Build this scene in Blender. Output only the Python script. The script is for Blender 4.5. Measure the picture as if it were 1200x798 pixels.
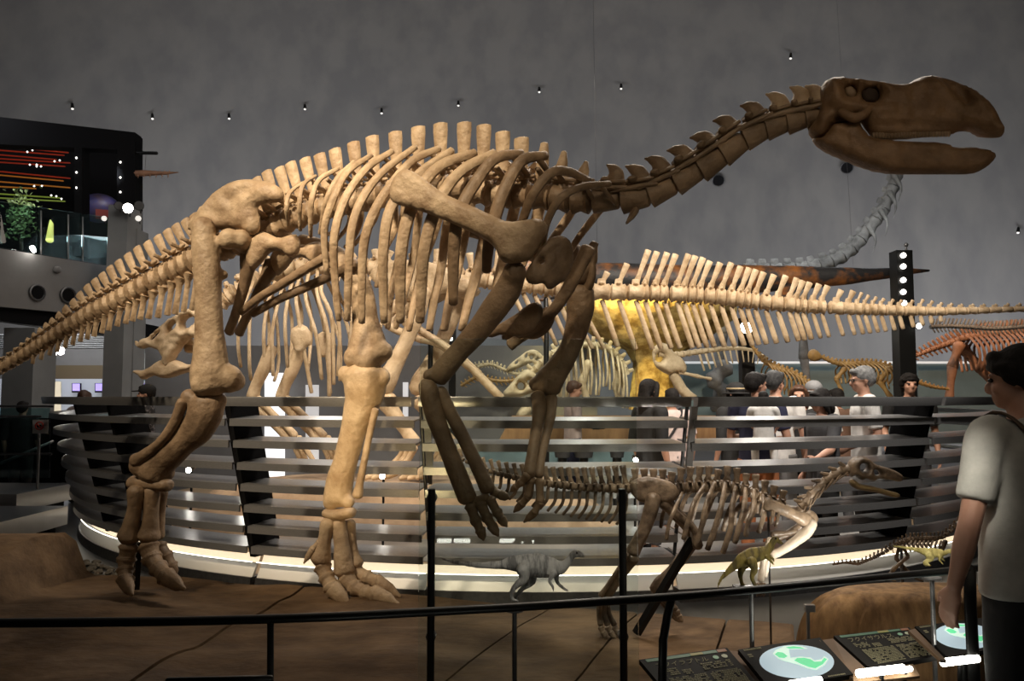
import bpy, bmesh, math, random
from mathutils import Vector, Matrix, noise
from mathutils.geometry import delaunay_2d_cdt, intersect_line_plane

random.seed(7)
SC = bpy.context.scene
COL = SC.collection
for _o in list(bpy.data.objects):
    bpy.data.objects.remove(_o)

# ------------------------------------------------------------------ camera
FPX, PITCH, CAM = 950.0, math.radians(3.97), Vector((0, 0, 1.5))
cd = bpy.data.cameras.new('camera')
cam = bpy.data.objects.new('camera', cd)
COL.objects.link(cam)
cam.location = CAM
cam.rotation_euler = (math.pi / 2 + PITCH, 0, 0)
cd.sensor_width = 36.0
cd.lens = FPX / 1200 * 36
cd.clip_start = 0.05
SC.camera = cam

# ------------------------------------------------------------------ world, exposure
w = bpy.data.worlds.new('hall_air')
SC.world = w
w.use_nodes = True
w.node_tree.nodes['Background'].inputs[0].default_value = (0.30, 0.33, 0.38, 1)
w.node_tree.nodes['Background'].inputs[1].default_value = 0.02
SC.view_settings.view_transform = 'Standard'
SC.view_settings.look = 'None'
SC.view_settings.gamma = 1
SC.view_settings.use_curve_mapping = False
SC.view_settings.exposure = 0.0
SC.cycles.max_bounces = 7
SC.cycles.transparent_max_bounces = 12
SC.cycles.sample_clamp_indirect = 4

# ------------------------------------------------------------------ lights of the hall, with added fills
WARM = (1.0, 0.80, 0.56)
SOFTWARM = (1.0, 0.86, 0.68)
COOL = (0.97, 0.97, 1.0)


def spot(name, loc, target, power, angle, blend=0.5, col=WARM, size=0.12):
    ld = bpy.data.lights.new(name, 'SPOT')
    ld.energy = power
    ld.color = col
    ld.spot_size = math.radians(angle)
    ld.spot_blend = blend
    ld.shadow_soft_size = size
    o = bpy.data.objects.new(name, ld)
    COL.objects.link(o)
    o.location = loc
    o.rotation_euler = (Vector(target) - Vector(loc)).to_track_quat('-Z', 'Y').to_euler()
    return o


def area(name, loc, target, power, sx, sy, col=(1, 1, 1)):
    ld = bpy.data.lights.new(name, 'AREA')
    ld.energy = power
    ld.color = col
    ld.shape = 'RECTANGLE'
    ld.size, ld.size_y = sx, sy
    o = bpy.data.objects.new(name, ld)
    COL.objects.link(o)
    o.location = loc
    o.rotation_euler = (Vector(target) - Vector(loc)).to_track_quat('-Z', 'Y').to_euler()
    return o


# warm key spots on the large front skeleton: back, ribs, hip
spot('key_hip', (-4.2, 1.2, 6.4), (-1.8, 5.3, 2.55), 1850, 31, 0.75, WARM, 0.15)
spot('key_ribs', (-2.4, 1.0, 6.8), (-0.68, 5.1, 2.75), 1750, 25, 0.8, (1.0, 0.80, 0.55), 0.15)
spot('key_tail', (-5.6, 2.6, 5.6), (-3.3, 5.9, 2.0), 480, 34, 0.8, WARM, 0.15)
spot('low_far_leg', (-1.35, 2.5, 0.45), (-0.93, 5.3, 1.15), 190, 23, 0.6, (1.0, 0.72, 0.36), 0.08)
spot('neck_back', (1.2, 7.5, 6.6), (0.9, 4.6, 2.7), 160, 40, 0.8, WARM, 0.2)
spot('fill_front', (0.5, 0.2, 4.6), (0.6, 5.0, 1.8), 150, 62, 1.0, WARM, 0.4)
# rear skeleton
spot('rear_tail', (2.6, 4.6, 6.6), (3.0, 9.2, 2.5), 1450, 46, 0.6, SOFTWARM, 0.15)
spot('rear_ribs', (-3.6, 6.4, 5.2), (-2.4, 9.2, 2.0), 800, 44, 0.6, SOFTWARM, 0.12)
spot('rear_hip', (0.6, 6.2, 6.0), (-0.9, 9.2, 2.3), 650, 40, 0.6, SOFTWARM, 0.12)
spot('rear_low', (-2.2, 7.4, 0.5), (-1.9, 9.2, 2.4), 22, 70, 0.8, SOFTWARM, 0.08)
# dark raptor skeleton, its bright forelimb and the models
spot('raptor_arm', (1.78, 3.45, 0.35), (1.47, 4.35, 0.76), 75, 34, 0.5, (1, 0.93, 0.8), 0.05)
spot('raptor_body', (0.4, 3.0, 3.6), (1.0, 4.5, 1.0), 190, 40, 0.7, SOFTWARM, 0.1)
spot('rear_skull', (-4.9, 6.7, 4.2), (-4.0, 9.2, 2.25), 260, 34, 0.6, SOFTWARM, 0.08)
spot('slat_lamp_mid', (0.75, 8.3, 2.9), (0.60, 5.9, 0.7), 110, 60, 0.8, (1, 0.94, 0.85), 0.07)
spot('slat_lamp_right', (2.6, 8.4, 2.7), (2.3, 6.2, 0.8), 120, 60, 0.8, (1, 0.94, 0.85), 0.07)
spot('slat_lamp_left', (-1.9, 8.2, 2.6), (-1.6, 6.1, 0.6), 80, 60, 0.8, (1, 0.94, 0.85), 0.07)
spot('plant_fill', (-7.4, 11.6, 5.6), (-7.8, 12.9, 4.2), 190, 40, 0.8, (0.95, 1.0, 0.9), 0.1)  # added lamp to brighten the gallery plant
spot('planet_fill', (-6.6, 13.3, 5.6), (-7.3, 14.4, 4.55), 40, 32, 0.7, (0.9, 0.94, 1.0), 0.05)  # added lamp that lifts the planet globe
spot('golden_tree', (1.9, 11.2, 4.8), (2.1, 14.2, 2.5), 900, 56, 0.6, (1.0, 0.72, 0.22), 0.1)
spot('horned_group', (0.2, 10.4, 5.2), (1.0, 13.0, 1.8), 500, 50, 0.6, (1.0, 0.88, 0.66), 0.12)
spot('far_right_group', (6.5, 10.0, 5.0), (7.2, 14.0, 2.0), 520, 52, 0.7, (1.0, 0.62, 0.36), 0.12)
# walkway and visitors
area('walkway_ceiling', (1.8, 7.0, 5.6), (1.9, 7.6, 0.0), 230, 4.0, 1.2, (1, 0.9, 0.78))
area('showcase_fill', (3.0, 14.2, 5.2), (3.5, 15.9, 1.4), 130, 9.0, 0.6, (0.93, 0.98, 1.0))  # unseen area lamp added to brighten the teal fronts
area('inner_ceiling', (-1.6, 11.5, 6.0), (-1.2, 9.0, 0.0), 110, 5.0, 2.0, (1, 0.88, 0.74))
spot('visitor_low', (0.2, 0.6, 2.6), (1.7, 2.7, 1.2), 14, 40, 0.9, (1, 0.9, 0.78), 0.3)
# concrete dome washes
area('dome_wash_left', (-6.5, 17.6, 1.6), (-6.0, 23.0, 5.0), 300, 6.0, 1.0, COOL)
area('dome_wash_mid', (2.0, 17.6, 1.0), (2.0, 24.0, 5.0), 200, 10.0, 1.0, COOL)
area('dome_wash_right', (9.5, 17.6, 1.2), (9.0, 22.5, 5.0), 240, 6.0, 1.0, COOL)
for _n, _x, _p in (('model_fill_grey', 0.05, 26), ('model_fill_olive', 0.93, 34), ('model_fill_yellow', 1.66, 80)):  # added spots, one to brighten each painted model
    spot(_n, (_x + (0.3 if _x < 1.5 else -0.6), 1.9, 2.1), (_x, 3.15, 0.88), _p, 15, 0.7, (1, 0.94, 0.82), 0.06)
spot('head_fill', (3.2, 0.8, 1.4), (2.0, 4.0, 2.9), 34, 40, 0.9, WARM, 0.2)
spot('walkway_fill', (3.0, 3.6, 6.2), (2.3, 7.4, 1.3), 1500, 34, 0.7, (1, 0.93, 0.84), 0.2)  # added from the camera side to brighten the visitors
area('dome_top', (0.0, 6.0, 9.0), (0.0, 17.0, 15.0), 460, 9.0, 4.0, (1, 0.94, 0.87))
# left gallery
area('gallery_left', (-9.4, 12.2, 6.3), (-9.4, 15.0, 2.0), 30, 3.0, 0.6, (0.95, 0.96, 1.0))
area('lobby_left', (-8.0, 14.5, 4.1), (-7.6, 14.8, 0.0), 110, 4.0, 1.5, (0.95, 0.96, 1.0))

# ------------------------------------------------------------------ geometry helpers
_F = Vector((0, math.cos(PITCH), math.sin(PITCH)))
_U = Vector((0, -math.sin(PITCH), math.cos(PITCH)))
_R = Vector((1, 0, 0))


def ray(px, py):
    return _F + _R * ((px - 600) / FPX) + _U * ((399 - py) / FPX)


def P(px, py, Y):
    """photograph pixel at a depth of Y metres in front of the camera"""
    d = ray(px, py)
    return CAM + d * (Y / d.y)


def G(px, py, z):
    """photograph pixel on the level z"""
    d = ray(px, py)
    return CAM + d * ((z - 1.5) / d.z)


class Plane:
    """a skeleton's upright middle plane; on() puts a traced point on it, off metres to its camera side"""

    def __init__(s, p0, theta, d=1):
        s.p0 = p0
        s.h = Vector((math.cos(theta) * d, -math.sin(theta) * d, 0))
        s.n = Vector((-math.sin(theta), -math.cos(theta), 0))

    def on(s, px, py, off=0.0):
        d = ray(px, py)
        q = s.p0 + s.n * off
        return CAM + d * ((q - CAM).dot(s.n) / d.dot(s.n))

    def mirror(s, v):
        return v - s.n * (2 * (v - s.p0).dot(s.n))


def scale_at(v):
    return v.y / FPX


def catmull(pts, n):
    """resample a polyline of Vectors (any dimension) smoothly to n points"""
    m = len(pts)
    if m == 1:
        return [pts[0]] * n
    L = [0.0]
    for i in range(1, m):
        L.append(L[-1] + max(1e-6, (pts[i] - pts[i - 1]).length))
    out = []
    for k in range(n):
        s = L[-1] * k / (n - 1)
        i = 0
        while i < m - 2 and s > L[i + 1]:
            i += 1
        t = (s - L[i]) / (L[i + 1] - L[i])
        p1, p2 = pts[i], pts[i + 1]
        p0 = pts[i - 1] if i > 0 else p1 * 2 - p2
        p3 = pts[i + 2] if i + 2 < m else p2 * 2 - p1
        out.append(0.5 * ((2 * p1) + (p2 - p0) * t + (2 * p0 - 5 * p1 + 4 * p2 - p3) * t * t + (3 * p1 - p0 - 3 * p2 + p3) * t * t * t))
    return out


class MB:
    """collects shapes and links them as one mesh object"""

    def __init__(s):
        s.v, s.f, s.m = [], [], []

    def add(s, verts, faces, mi=0):
        o = len(s.v)
        s.v += [Vector(p) for p in verts]
        s.f += [tuple(i + o for i in f) for f in faces]
        s.m += [mi] * len(faces)
        return s

    def tube(s, pts, rad, seg=8, n=None, up=None, cap=0.5, mi=0):
        """pts Vectors; rad one number or (a, b) per point or for all: a along the side, b along `up`"""
        if not isinstance(rad, list):
            rad = [rad] * len(pts)
        rad = [r if isinstance(r, tuple) else (r, r) for r in rad]
        if n:
            q = catmull([Vector((*p, 0)) for p in pts], n)
            L = [0.0]
            for i in range(1, len(pts)):
                L.append(L[-1] + (pts[i] - pts[i - 1]).length)
            r2 = []
            for k in range(n):
                d = L[-1] * k / (n - 1)
                i = 0
                while i < len(pts) - 2 and d > L[i + 1]:
                    i += 1
                t = (d - L[i]) / max(1e-9, L[i + 1] - L[i])
                t = t * t * (3 - 2 * t)
                r2.append(tuple(rad[i][j] * (1 - t) + rad[i + 1][j] * t for j in (0, 1)))
            pts, rad = [Vector(p[:3]) for p in q], r2
        m = len(pts)
        tan = []
        for i in range(m):
            a, b = pts[max(0, i - 1)], pts[min(m - 1, i + 1)]
            d = b - a
            tan.append(d.normalized() if d.length > 1e-9 else Vector((0, 0, 1)))
        if up is None:
            u = Vector((0, 0, 1)) if abs(tan[0].z) < 0.9 else Vector((1, 0, 0))
        else:
            u = Vector(up)
        frames = []
        for i in range(m):
            uu = (u if up is None else Vector(up))
            uu = uu - tan[i] * uu.dot(tan[i])
            if uu.length < 1e-6:
                uu = tan[i].orthogonal()
            uu.normalize()
            if up is None:
                u = uu
            frames.append((tan[i].cross(uu).normalized(), uu))
        rings = []
        if cap:
            rings.append((pts[0] - tan[0] * min(rad[0]) * cap, frames[0], (rad[0][0] * .55, rad[0][1] * .55)))
        for i in range(m):
            rings.append((pts[i], frames[i], rad[i]))
        if cap:
            rings.append((pts[-1] + tan[-1] * min(rad[-1]) * cap, frames[-1], (rad[-1][0] * .55, rad[-1][1] * .55)))
        vs, fs = [], []
        for c, (a, b), (ra, rb) in rings:
            for k in range(seg):
                an = 2 * math.pi * k / seg
                vs.append(c + a * (math.cos(an) * ra) + b * (math.sin(an) * rb))
        for i in range(len(rings) - 1):
            for k in range(seg):
                k2 = (k + 1) % seg
                fs.append((i * seg + k, i * seg + k2, (i + 1) * seg + k2, (i + 1) * seg + k))
        fs.append(tuple(range(seg - 1, -1, -1)))
        fs.append(tuple((len(rings) - 1) * seg + k for k in range(seg)))
        return s.add(vs, fs, mi)

    def ball(s, c, r, seg=10, rings=7, rot=None, mi=0):
        if not isinstance(r, (tuple, list, Vector)):
            r = (r, r, r)
        c = Vector(c)
        vs, fs = [], []
        R = rot or Matrix.Identity(3)
        vs.append(c + R @ Vector((0, 0, r[2])))
        for i in range(1, rings):
            t = math.pi * i / rings
            for k in range(seg):
                a = 2 * math.pi * k / seg
                vs.append(c + R @ Vector((r[0] * math.sin(t) * math.cos(a), r[1] * math.sin(t) * math.sin(a), r[2] * math.cos(t))))
        vs.append(c + R @ Vector((0, 0, -r[2])))
        for k in range(seg):
            fs.append((0, 1 + k, 1 + (k + 1) % seg))
            fs.append((len(vs) - 1, 1 + (rings - 2) * seg + (k + 1) % seg, 1 + (rings - 2) * seg + k))
        for i in range(rings - 2):
            for k in range(seg):
                a, b = 1 + i * seg + k, 1 + i * seg + (k + 1) % seg
                fs.append((a, a + seg, b + seg, b))
        return s.add(vs, fs, mi)

    def box(s, lo, hi, mi=0):
        x0, y0, z0 = lo
        x1, y1, z1 = hi
        return s.hexa([(x0, y0, z0), (x1, y0, z0), (x1, y1, z0), (x0, y1, z0), (x0, y0, z1), (x1, y0, z1), (x1, y1, z1), (x0, y1, z1)], mi)

    def hexa(s, c, mi=0):
        """eight corners: bottom ring then top ring"""
        return s.add(c, [(3, 2, 1, 0), (4, 5, 6, 7), (0, 1, 5, 4), (1, 2, 6, 5), (2, 3, 7, 6), (3, 0, 4, 7)], mi)

    def plate(s, quad, thick, mi=0):
        """a board: four corners and a thickness along their normal"""
        q = [Vector(p) for p in quad]
        n = (q[1] - q[0]).cross(q[3] - q[0]).normalized() * thick
        return s.hexa([p - n for p in q] + q, mi)

    def prism(s, poly, d, mi=0):
        """polygon of Vectors pushed along the vector d"""
        n = len(poly)
        d = Vector(d)
        return s.add([Vector(p) for p in poly] + [Vector(p) + d for p in poly],
                     [tuple(range(n - 1, -1, -1)), tuple(range(n, 2 * n))] + [(i, (i + 1) % n, (i + 1) % n + n, i + n) for i in range(n)], mi)

    def mesh(s, name, origin=Vector((0, 0, 0))):
        me = bpy.data.meshes.new(name)
        me.from_pydata([p - origin for p in s.v], [], s.f)
        if any(s.m):
            me.polygons.foreach_set('material_index', s.m)
        return me

    def build(s, name, mat, parent=None, smooth=True, remesh=None, relax=2):
        org = parent_origin(parent)
        me = s.mesh(name, org)
        bm = bmesh.new()
        bm.from_mesh(me)
        bmesh.ops.recalc_face_normals(bm, faces=bm.faces)
        bm.to_mesh(me)
        bm.free()
        if remesh:
            me = fuse(me, remesh, relax)
        o = bpy.data.objects.new(name, me)
        COL.objects.link(o)
        for mm in (mat if isinstance(mat, (list, tuple)) else [mat]):
            me.materials.append(mm)
        if smooth:
            me.polygons.foreach_set('use_smooth', [True] * len(me.polygons))
            if smooth != 'all':
                me.set_sharp_from_angle(angle=math.radians(50))
        if parent:
            o.parent = parent
        return o


def parent_origin(p):
    v = Vector((0, 0, 0))
    while p:
        v += Vector(p.location)
        p = p.parent
    return v


def fuse(me, voxel, relax=2):
    """voxel remesh and relax a mesh so that its overlapping lobes become one surface"""
    o = bpy.data.objects.new('fusing', me)
    COL.objects.link(o)
    m = o.modifiers.new('r', 'REMESH')
    m.mode = 'VOXEL'
    m.voxel_size = voxel
    if relax:
        k = o.modifiers.new('s', 'SMOOTH')
        k.factor, k.iterations = 0.5, relax
    dg = bpy.context.evaluated_depsgraph_get()
    out = bpy.data.meshes.new_from_object(o.evaluated_get(dg))
    bpy.data.objects.remove(o)
    return out


def inside(poly, x, y):
    c = False
    j = len(poly) - 1
    for i in range(len(poly)):
        xi, yi = poly[i]
        xj, yj = poly[j]
        if (yi > y) != (yj > y) and x < (xj - xi) * (y - yi) / (yj - yi) + xi:
            c = not c
        j = i
    return c


def edge_dist(poly, x, y):
    b = 1e9
    j = len(poly) - 1
    for i in range(len(poly)):
        ax, ay = poly[j]
        bx, by = poly[i]
        dx, dy = bx - ax, by - ay
        t = max(0, min(1, ((x - ax) * dx + (y - ay) * dy) / max(1e-9, dx * dx + dy * dy)))
        b = min(b, (x - ax - t * dx) ** 2 + (y - ay - t * dy) ** 2)
        j = i
    return math.sqrt(b)


def round_poly(poly, n=2):
    """Chaikin corner cutting"""
    for _ in range(n):
        q = []
        for i in range(len(poly)):
            a, b = poly[i], poly[(i + 1) % len(poly)]
            q.append((a[0] * .75 + b[0] * .25, a[1] * .75 + b[1] * .25))
            q.append((a[0] * .25 + b[0] * .75, a[1] * .25 + b[1] * .75))
        poly = q
    return poly


def inflate(mb, loop, to3, thick, round_px, step, holes=(), nrm=None, rnd=1, mi=0, relief=None):
    """a bone plate: outline (and holes) in photograph pixels, to3(px, py) -> middle surface point, thick a half thickness in
    metres or a function of the pixel, swelling from a thin edge over round_px pixels"""
    loop = round_poly(loop, rnd)
    holes = [round_poly(h, rnd) for h in holes]
    V, E = [], []
    for lp in [loop] + list(holes):
        b = len(V)
        V += lp
        E += [(b + i, b + (i + 1) % len(lp)) for i in range(len(lp))]
    nb = len(V)
    xs, ys = [p[0] for p in loop], [p[1] for p in loop]
    y = min(ys) + step / 2
    row = 0
    while y < max(ys):
        x = min(xs) + (step / 2 if row % 2 else step)
        while x < max(xs):
            if inside(loop, x, y) and not any(inside(h, x, y) for h in holes):
                if min(edge_dist(lp, x, y) for lp in [loop] + list(holes)) > step * .45:
                    V.append((x, y))
            x += step
        y += step * .87
        row += 1
    rv, re, rf, ov, oe, of = delaunay_2d_cdt([Vector(p) for p in V], E, [], 0, 1e-5)
    tri = []
    for f in rf:
        cx = sum(rv[i][0] for i in f) / len(f)
        cy = sum(rv[i][1] for i in f) / len(f)
        if inside(loop, cx, cy) and not any(inside(h, cx, cy) for h in holes):
            tri.append(f)
    tk = thick if callable(thick) else (lambda a, b: thick)
    c3, hh = [], []
    for p in rv:
        d = min(edge_dist(lp, p[0], p[1]) for lp in [loop] + list(holes))
        k = min(1, d / round_px)
        h = tk(p[0], p[1]) * (0.12 + 0.88 * math.sqrt(max(0, 1 - (1 - k) ** 2)))
        if relief:
            h *= relief(p[0], p[1])
        c3.append(to3(p[0], p[1]))
        hh.append(h)
    n = len(rv)
    vs = [c + nrm * h for c, h in zip(c3, hh)] + [c - nrm * h for c, h in zip(c3, hh)]
    fs = [tuple(f) for f in tri] + [tuple(i + n for i in reversed(f)) for f in tri]
    cnt = {}
    for f in tri:
        for i in range(len(f)):
            a, b = f[i], f[(i + 1) % len(f)]
            cnt[(a, b)] = cnt.get((a, b), 0) + 1
    for (a, b) in cnt:
        if (b, a) not in cnt:
            fs.append((b, a, a + n, b + n))
    mb.add(vs, fs, mi)
    return mb


def empty(name, loc, label=None, cat=None, group=None):
    o = bpy.data.objects.new(name, None)
    o.empty_display_size = 0.1
    COL.objects.link(o)
    o.location = loc
    return tag(o, label, cat, group)


def tag(o, label=None, cat=None, group=None, kind=None):
    if label:
        o['label'] = label
    if cat:
        o['category'] = cat
    if group:
        o['group'] = group
    if kind:
        o['kind'] = kind
    return o


def copy_tree(o, parent=None):
    c = o.copy()
    COL.objects.link(c)
    if parent:
        c.parent = parent
    for ch in list(o.children):
        copy_tree(ch, c)
    return c


# ------------------------------------------------------------------ materials
def mat(name, c1, c2=None, rough=0.6, metal=0.0, scale=6.0, bump=0.0, bscale=30.0, emit=0.0, ecol=None, spec=0.5, detail=5.0, mix=(0.35, 0.65), stretch=None):
    m = bpy.data.materials.new(name)
    m.use_nodes = True
    nt = m.node_tree
    b = nt.nodes['Principled BSDF']
    b.inputs['Roughness'].default_value = rough
    b.inputs['Metallic'].default_value = metal
    b.inputs['Specular IOR Level'].default_value = spec
    b.inputs['Base Color'].default_value = (*c1, 1)
    if emit:
        b.inputs['Emission Color'].default_value = (*(ecol or c1), 1)
        b.inputs['Emission Strength'].default_value = emit
    tc = nt.nodes.new('ShaderNodeTexCoord')
    src = tc.outputs['Object']
    if stretch:
        mp = nt.nodes.new('ShaderNodeMapping')
        mp.inputs['Scale'].default_value = stretch
        nt.links.new(src, mp.inputs[0])
        src = mp.outputs[0]
    if c2:
        n = nt.nodes.new('ShaderNodeTexNoise')
        n.inputs['Scale'].default_value = scale
        n.inputs['Detail'].default_value = detail
        n.inputs['Roughness'].default_value = 0.62
        nt.links.new(src, n.inputs[0])
        r = nt.nodes.new('ShaderNodeValToRGB')
        r.color_ramp.elements[0].position, r.color_ramp.elements[1].position = mix
        r.color_ramp.elements[0].color = (*c1, 1)
        r.color_ramp.elements[1].color = (*c2, 1)
        nt.links.new(n.outputs[0], r.inputs[0])
        nt.links.new(r.outputs[0], b.inputs['Base Color'])
    if bump:
        n2 = nt.nodes.new('ShaderNodeTexNoise')
        n2.inputs['Scale'].default_value = bscale
        n2.inputs['Detail'].default_value = 6
        nt.links.new(src, n2.inputs[0])
        bp = nt.nodes.new('ShaderNodeBump')
        bp.inputs['Strength'].default_value = bump
        bp.inputs['Distance'].default_value = 0.02
        nt.links.new(n2.outputs[0], bp.inputs['Height'])
        nt.links.new(bp.outputs[0], b.inputs['Normal'])
    return m


def glass_mat(name, tint=(0.93, 0.97, 0.96), gloss=1.0):
    m = bpy.data.materials.new(name)
    m.use_nodes = True
    nt = m.node_tree
    nt.nodes.remove(nt.nodes['Principled BSDF'])
    out = nt.nodes['Material Output']
    tr = nt.nodes.new('ShaderNodeBsdfTransparent')
    tr.inputs[0].default_value = (*tint, 1)
    gl = nt.nodes.new('ShaderNodeBsdfGlossy')
    gl.inputs['Roughness'].default_value = 0.01
    gl.inputs[0].default_value = (gloss, gloss, gloss, 1)
    fr = nt.nodes.new('ShaderNodeFresnel')
    fr.inputs[0].default_value = 1.45
    mx = nt.nodes.new('ShaderNodeMixShader')
    nt.links.new(fr.outputs[0], mx.inputs[0])
    nt.links.new(tr.outputs[0], mx.inputs[1])
    nt.links.new(gl.outputs[0], mx.inputs[2])
    nt.links.new(mx.outputs[0], out.inputs[0])
    return m


def glow(name, col, s):
    m = bpy.data.materials.new(name)
    m.use_nodes = True
    b = m.node_tree.nodes['Principled BSDF']
    b.inputs['Base Color'].default_value = (*col, 1)
    b.inputs['Emission Color'].default_value = (*col, 1)
    b.inputs['Emission Strength'].default_value = s
    return m


M = {}
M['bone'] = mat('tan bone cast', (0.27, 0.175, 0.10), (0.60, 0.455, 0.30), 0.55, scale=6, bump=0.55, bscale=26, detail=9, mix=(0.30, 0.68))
M['bone_dark'] = mat('shade-toned bone cast', (0.13, 0.084, 0.048), (0.34, 0.235, 0.145), 0.55, scale=6, bump=0.55, bscale=22, detail=9, mix=(0.30, 0.70))  # darker copy of the tan bone, shade put into its colour
M['bone_skull'] = mat('shade-toned skull cast', (0.15, 0.085, 0.042), (0.26, 0.155, 0.08), 0.55, scale=9, bump=0.45, bscale=30)  # the head's lack of light put into a darker tone
M['bone_pale'] = mat('cream bone', (0.36, 0.24, 0.13), (0.66, 0.51, 0.34), 0.55, scale=6, bump=0.5, bscale=24, detail=9, mix=(0.30, 0.68))
M['bone_black'] = mat('dark fossil bone', (0.06, 0.04, 0.027), (0.38, 0.285, 0.20), 0.33, scale=9, bump=0.4, bscale=30)
M['bone_grey'] = mat('grey bone', (0.10, 0.097, 0.093), (0.24, 0.235, 0.225), 0.7, scale=4, bump=0.3, bscale=12)
M['bone_red'] = mat('red brown bone', (0.22, 0.10, 0.055), (0.42, 0.22, 0.13), 0.6, scale=4)
M['bone_gold'] = mat('golden brown bone', (0.28, 0.16, 0.05), (0.50, 0.31, 0.11), 0.5, scale=5)
M['rock'] = mat('brown plinth rock', (0.085, 0.047, 0.02), (0.185, 0.112, 0.055), 0.85, scale=3.2, bump=0.8, bscale=7, detail=9, stretch=(1, 1.6, 2))
M['rock_mound'] = mat('ochre layered rock', (0.13, 0.07, 0.028), (0.30, 0.175, 0.075), 0.85, scale=7, bump=0.6, bscale=9, stretch=(2.4, 2.4, 0.4))
M['rock_pale'] = mat('light brown rock', (0.25, 0.17, 0.11), (0.42, 0.30, 0.20), 0.85, scale=3, bump=0.5, bscale=6)
M['steel'] = mat('brushed steel', (0.25, 0.25, 0.255), (0.33, 0.33, 0.335), 0.28, 0.62, scale=40, bump=0.05, bscale=120, stretch=(1, 1, 20))
M['steel_dark'] = mat('dark brushed steel', (0.10, 0.10, 0.105), (0.14, 0.14, 0.145), 0.42, 0.85, scale=30)
M['black'] = mat('black metal', (0.008, 0.008, 0.008), None, 0.42, 0.3)
M['black_matt'] = mat('black panel', (0.006, 0.006, 0.007), None, 0.8, spec=0.1)
M['grey_wall'] = mat('grey painted wall', (0.17, 0.165, 0.165), (0.20, 0.195, 0.195), 0.8, scale=2)
M['grey_col'] = mat('grey column paint', (0.21, 0.215, 0.22), (0.25, 0.255, 0.26), 0.6, scale=2)
M['olive'] = mat('olive brown panel', (0.14, 0.105, 0.06), None, 0.7)
M['floor'] = mat('dark polished floor', (0.035, 0.035, 0.037), (0.05, 0.05, 0.05), 0.32, scale=3)
M['inner_floor'] = mat('tan polished floor', (0.36, 0.25, 0.145), (0.44, 0.32, 0.19), 0.35, scale=2)
M['cool_floor'] = mat('pale grey walkway', (0.35, 0.35, 0.36), (0.42, 0.42, 0.43), 0.3, scale=2)
M['glass'] = glass_mat('clear glass')
M['glass_teal'] = glass_mat('teal glass', (0.60, 0.76, 0.77))
M['led'] = glow('warm led strip', (0.95, 0.76, 0.52), 0.95)
M['panel_white'] = mat('white base panel', (0.62, 0.61, 0.58), None, 0.35)
M['added_glow_line'] = glow('thin added glow', (1, 0.93, 0.8), 5.0)  # glowing line added to brighten the base panel below it
M['lamp'] = glow('lamp disc', (1.0, 0.95, 0.85), 30)
M['lamp_soft'] = glow('soft lamp disc', (1.0, 0.95, 0.88), 6)
M['tube_light'] = glow('panel light tube', (1.0, 0.98, 0.86), 11)
M['skin'] = mat('skin', (0.42, 0.22, 0.15), (0.47, 0.26, 0.18), 0.55, scale=10)
M['hair'] = mat('black hair', (0.006, 0.005, 0.005), (0.016, 0.013, 0.012), 0.75, spec=0.2, scale=40, bump=0.3, bscale=60)
M['hair_brown'] = mat('brown hair', (0.05, 0.022, 0.012), (0.09, 0.04, 0.02), 0.5, scale=40, bump=0.3, bscale=60)
M['hair_grey'] = mat('grey hair', (0.10, 0.10, 0.10), (0.22, 0.22, 0.22), 0.75, spec=0.2, scale=40, bump=0.3, bscale=60)
M['hair_dark'] = mat('dark greying hair', (0.02, 0.02, 0.022), (0.05, 0.05, 0.052), 0.75, spec=0.2, scale=40)
M['eye'] = mat('eye', (0.02, 0.012, 0.01), None, 0.2)


def cloth(name, c):
    return mat(name, tuple(x * .88 for x in c), tuple(min(1, x * 1.08) for x in c), 0.85, scale=14, bump=0.5, bscale=9)


M['white'] = cloth('white cotton', (0.62, 0.60, 0.58))
M['offwhite'] = cloth('pale grey cotton', (0.46, 0.45, 0.41))
M['navy'] = cloth('navy cotton', (0.022, 0.024, 0.06))
M['blackcloth'] = cloth('black cotton', (0.010, 0.010, 0.011))
M['charcoal'] = cloth('charcoal cotton', (0.045, 0.045, 0.05))
M['pink'] = cloth('pale pink cotton', (0.50, 0.40, 0.38))
M['rust'] = cloth('rust cotton', (0.36, 0.13, 0.05))
M['brownstrap'] = cloth('brown webbing', (0.10, 0.065, 0.04))
M['greycloth'] = cloth('grey cotton', (0.22, 0.22, 0.23))
M['pattern'] = mat('dark patterned shirt', (0.02, 0.018, 0.02), (0.22, 0.20, 0.21), 0.8, scale=22, mix=(0.52, 0.60))
# ================================================================== SETTING
DC, DR = Vector((0, 8, 0)), Vector((19, 17, 15))


def dome_hit(px, py):
    d = ray(px, py)
    o = CAM - DC
    a = sum((d[i] / DR[i]) ** 2 for i in range(3))
    b = 2 * sum(d[i] * o[i] / DR[i] ** 2 for i in range(3))
    c = sum((o[i] / DR[i]) ** 2 for i in range(3)) - 1
    t = (-b + math.sqrt(b * b - 4 * a * c)) / (2 * a)
    return CAM + d * t


def dome_normal(p):
    q = p - DC
    return -Vector((q.x / DR.x ** 2, q.y / DR.y ** 2, q.z / DR.z ** 2)).normalized()


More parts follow.
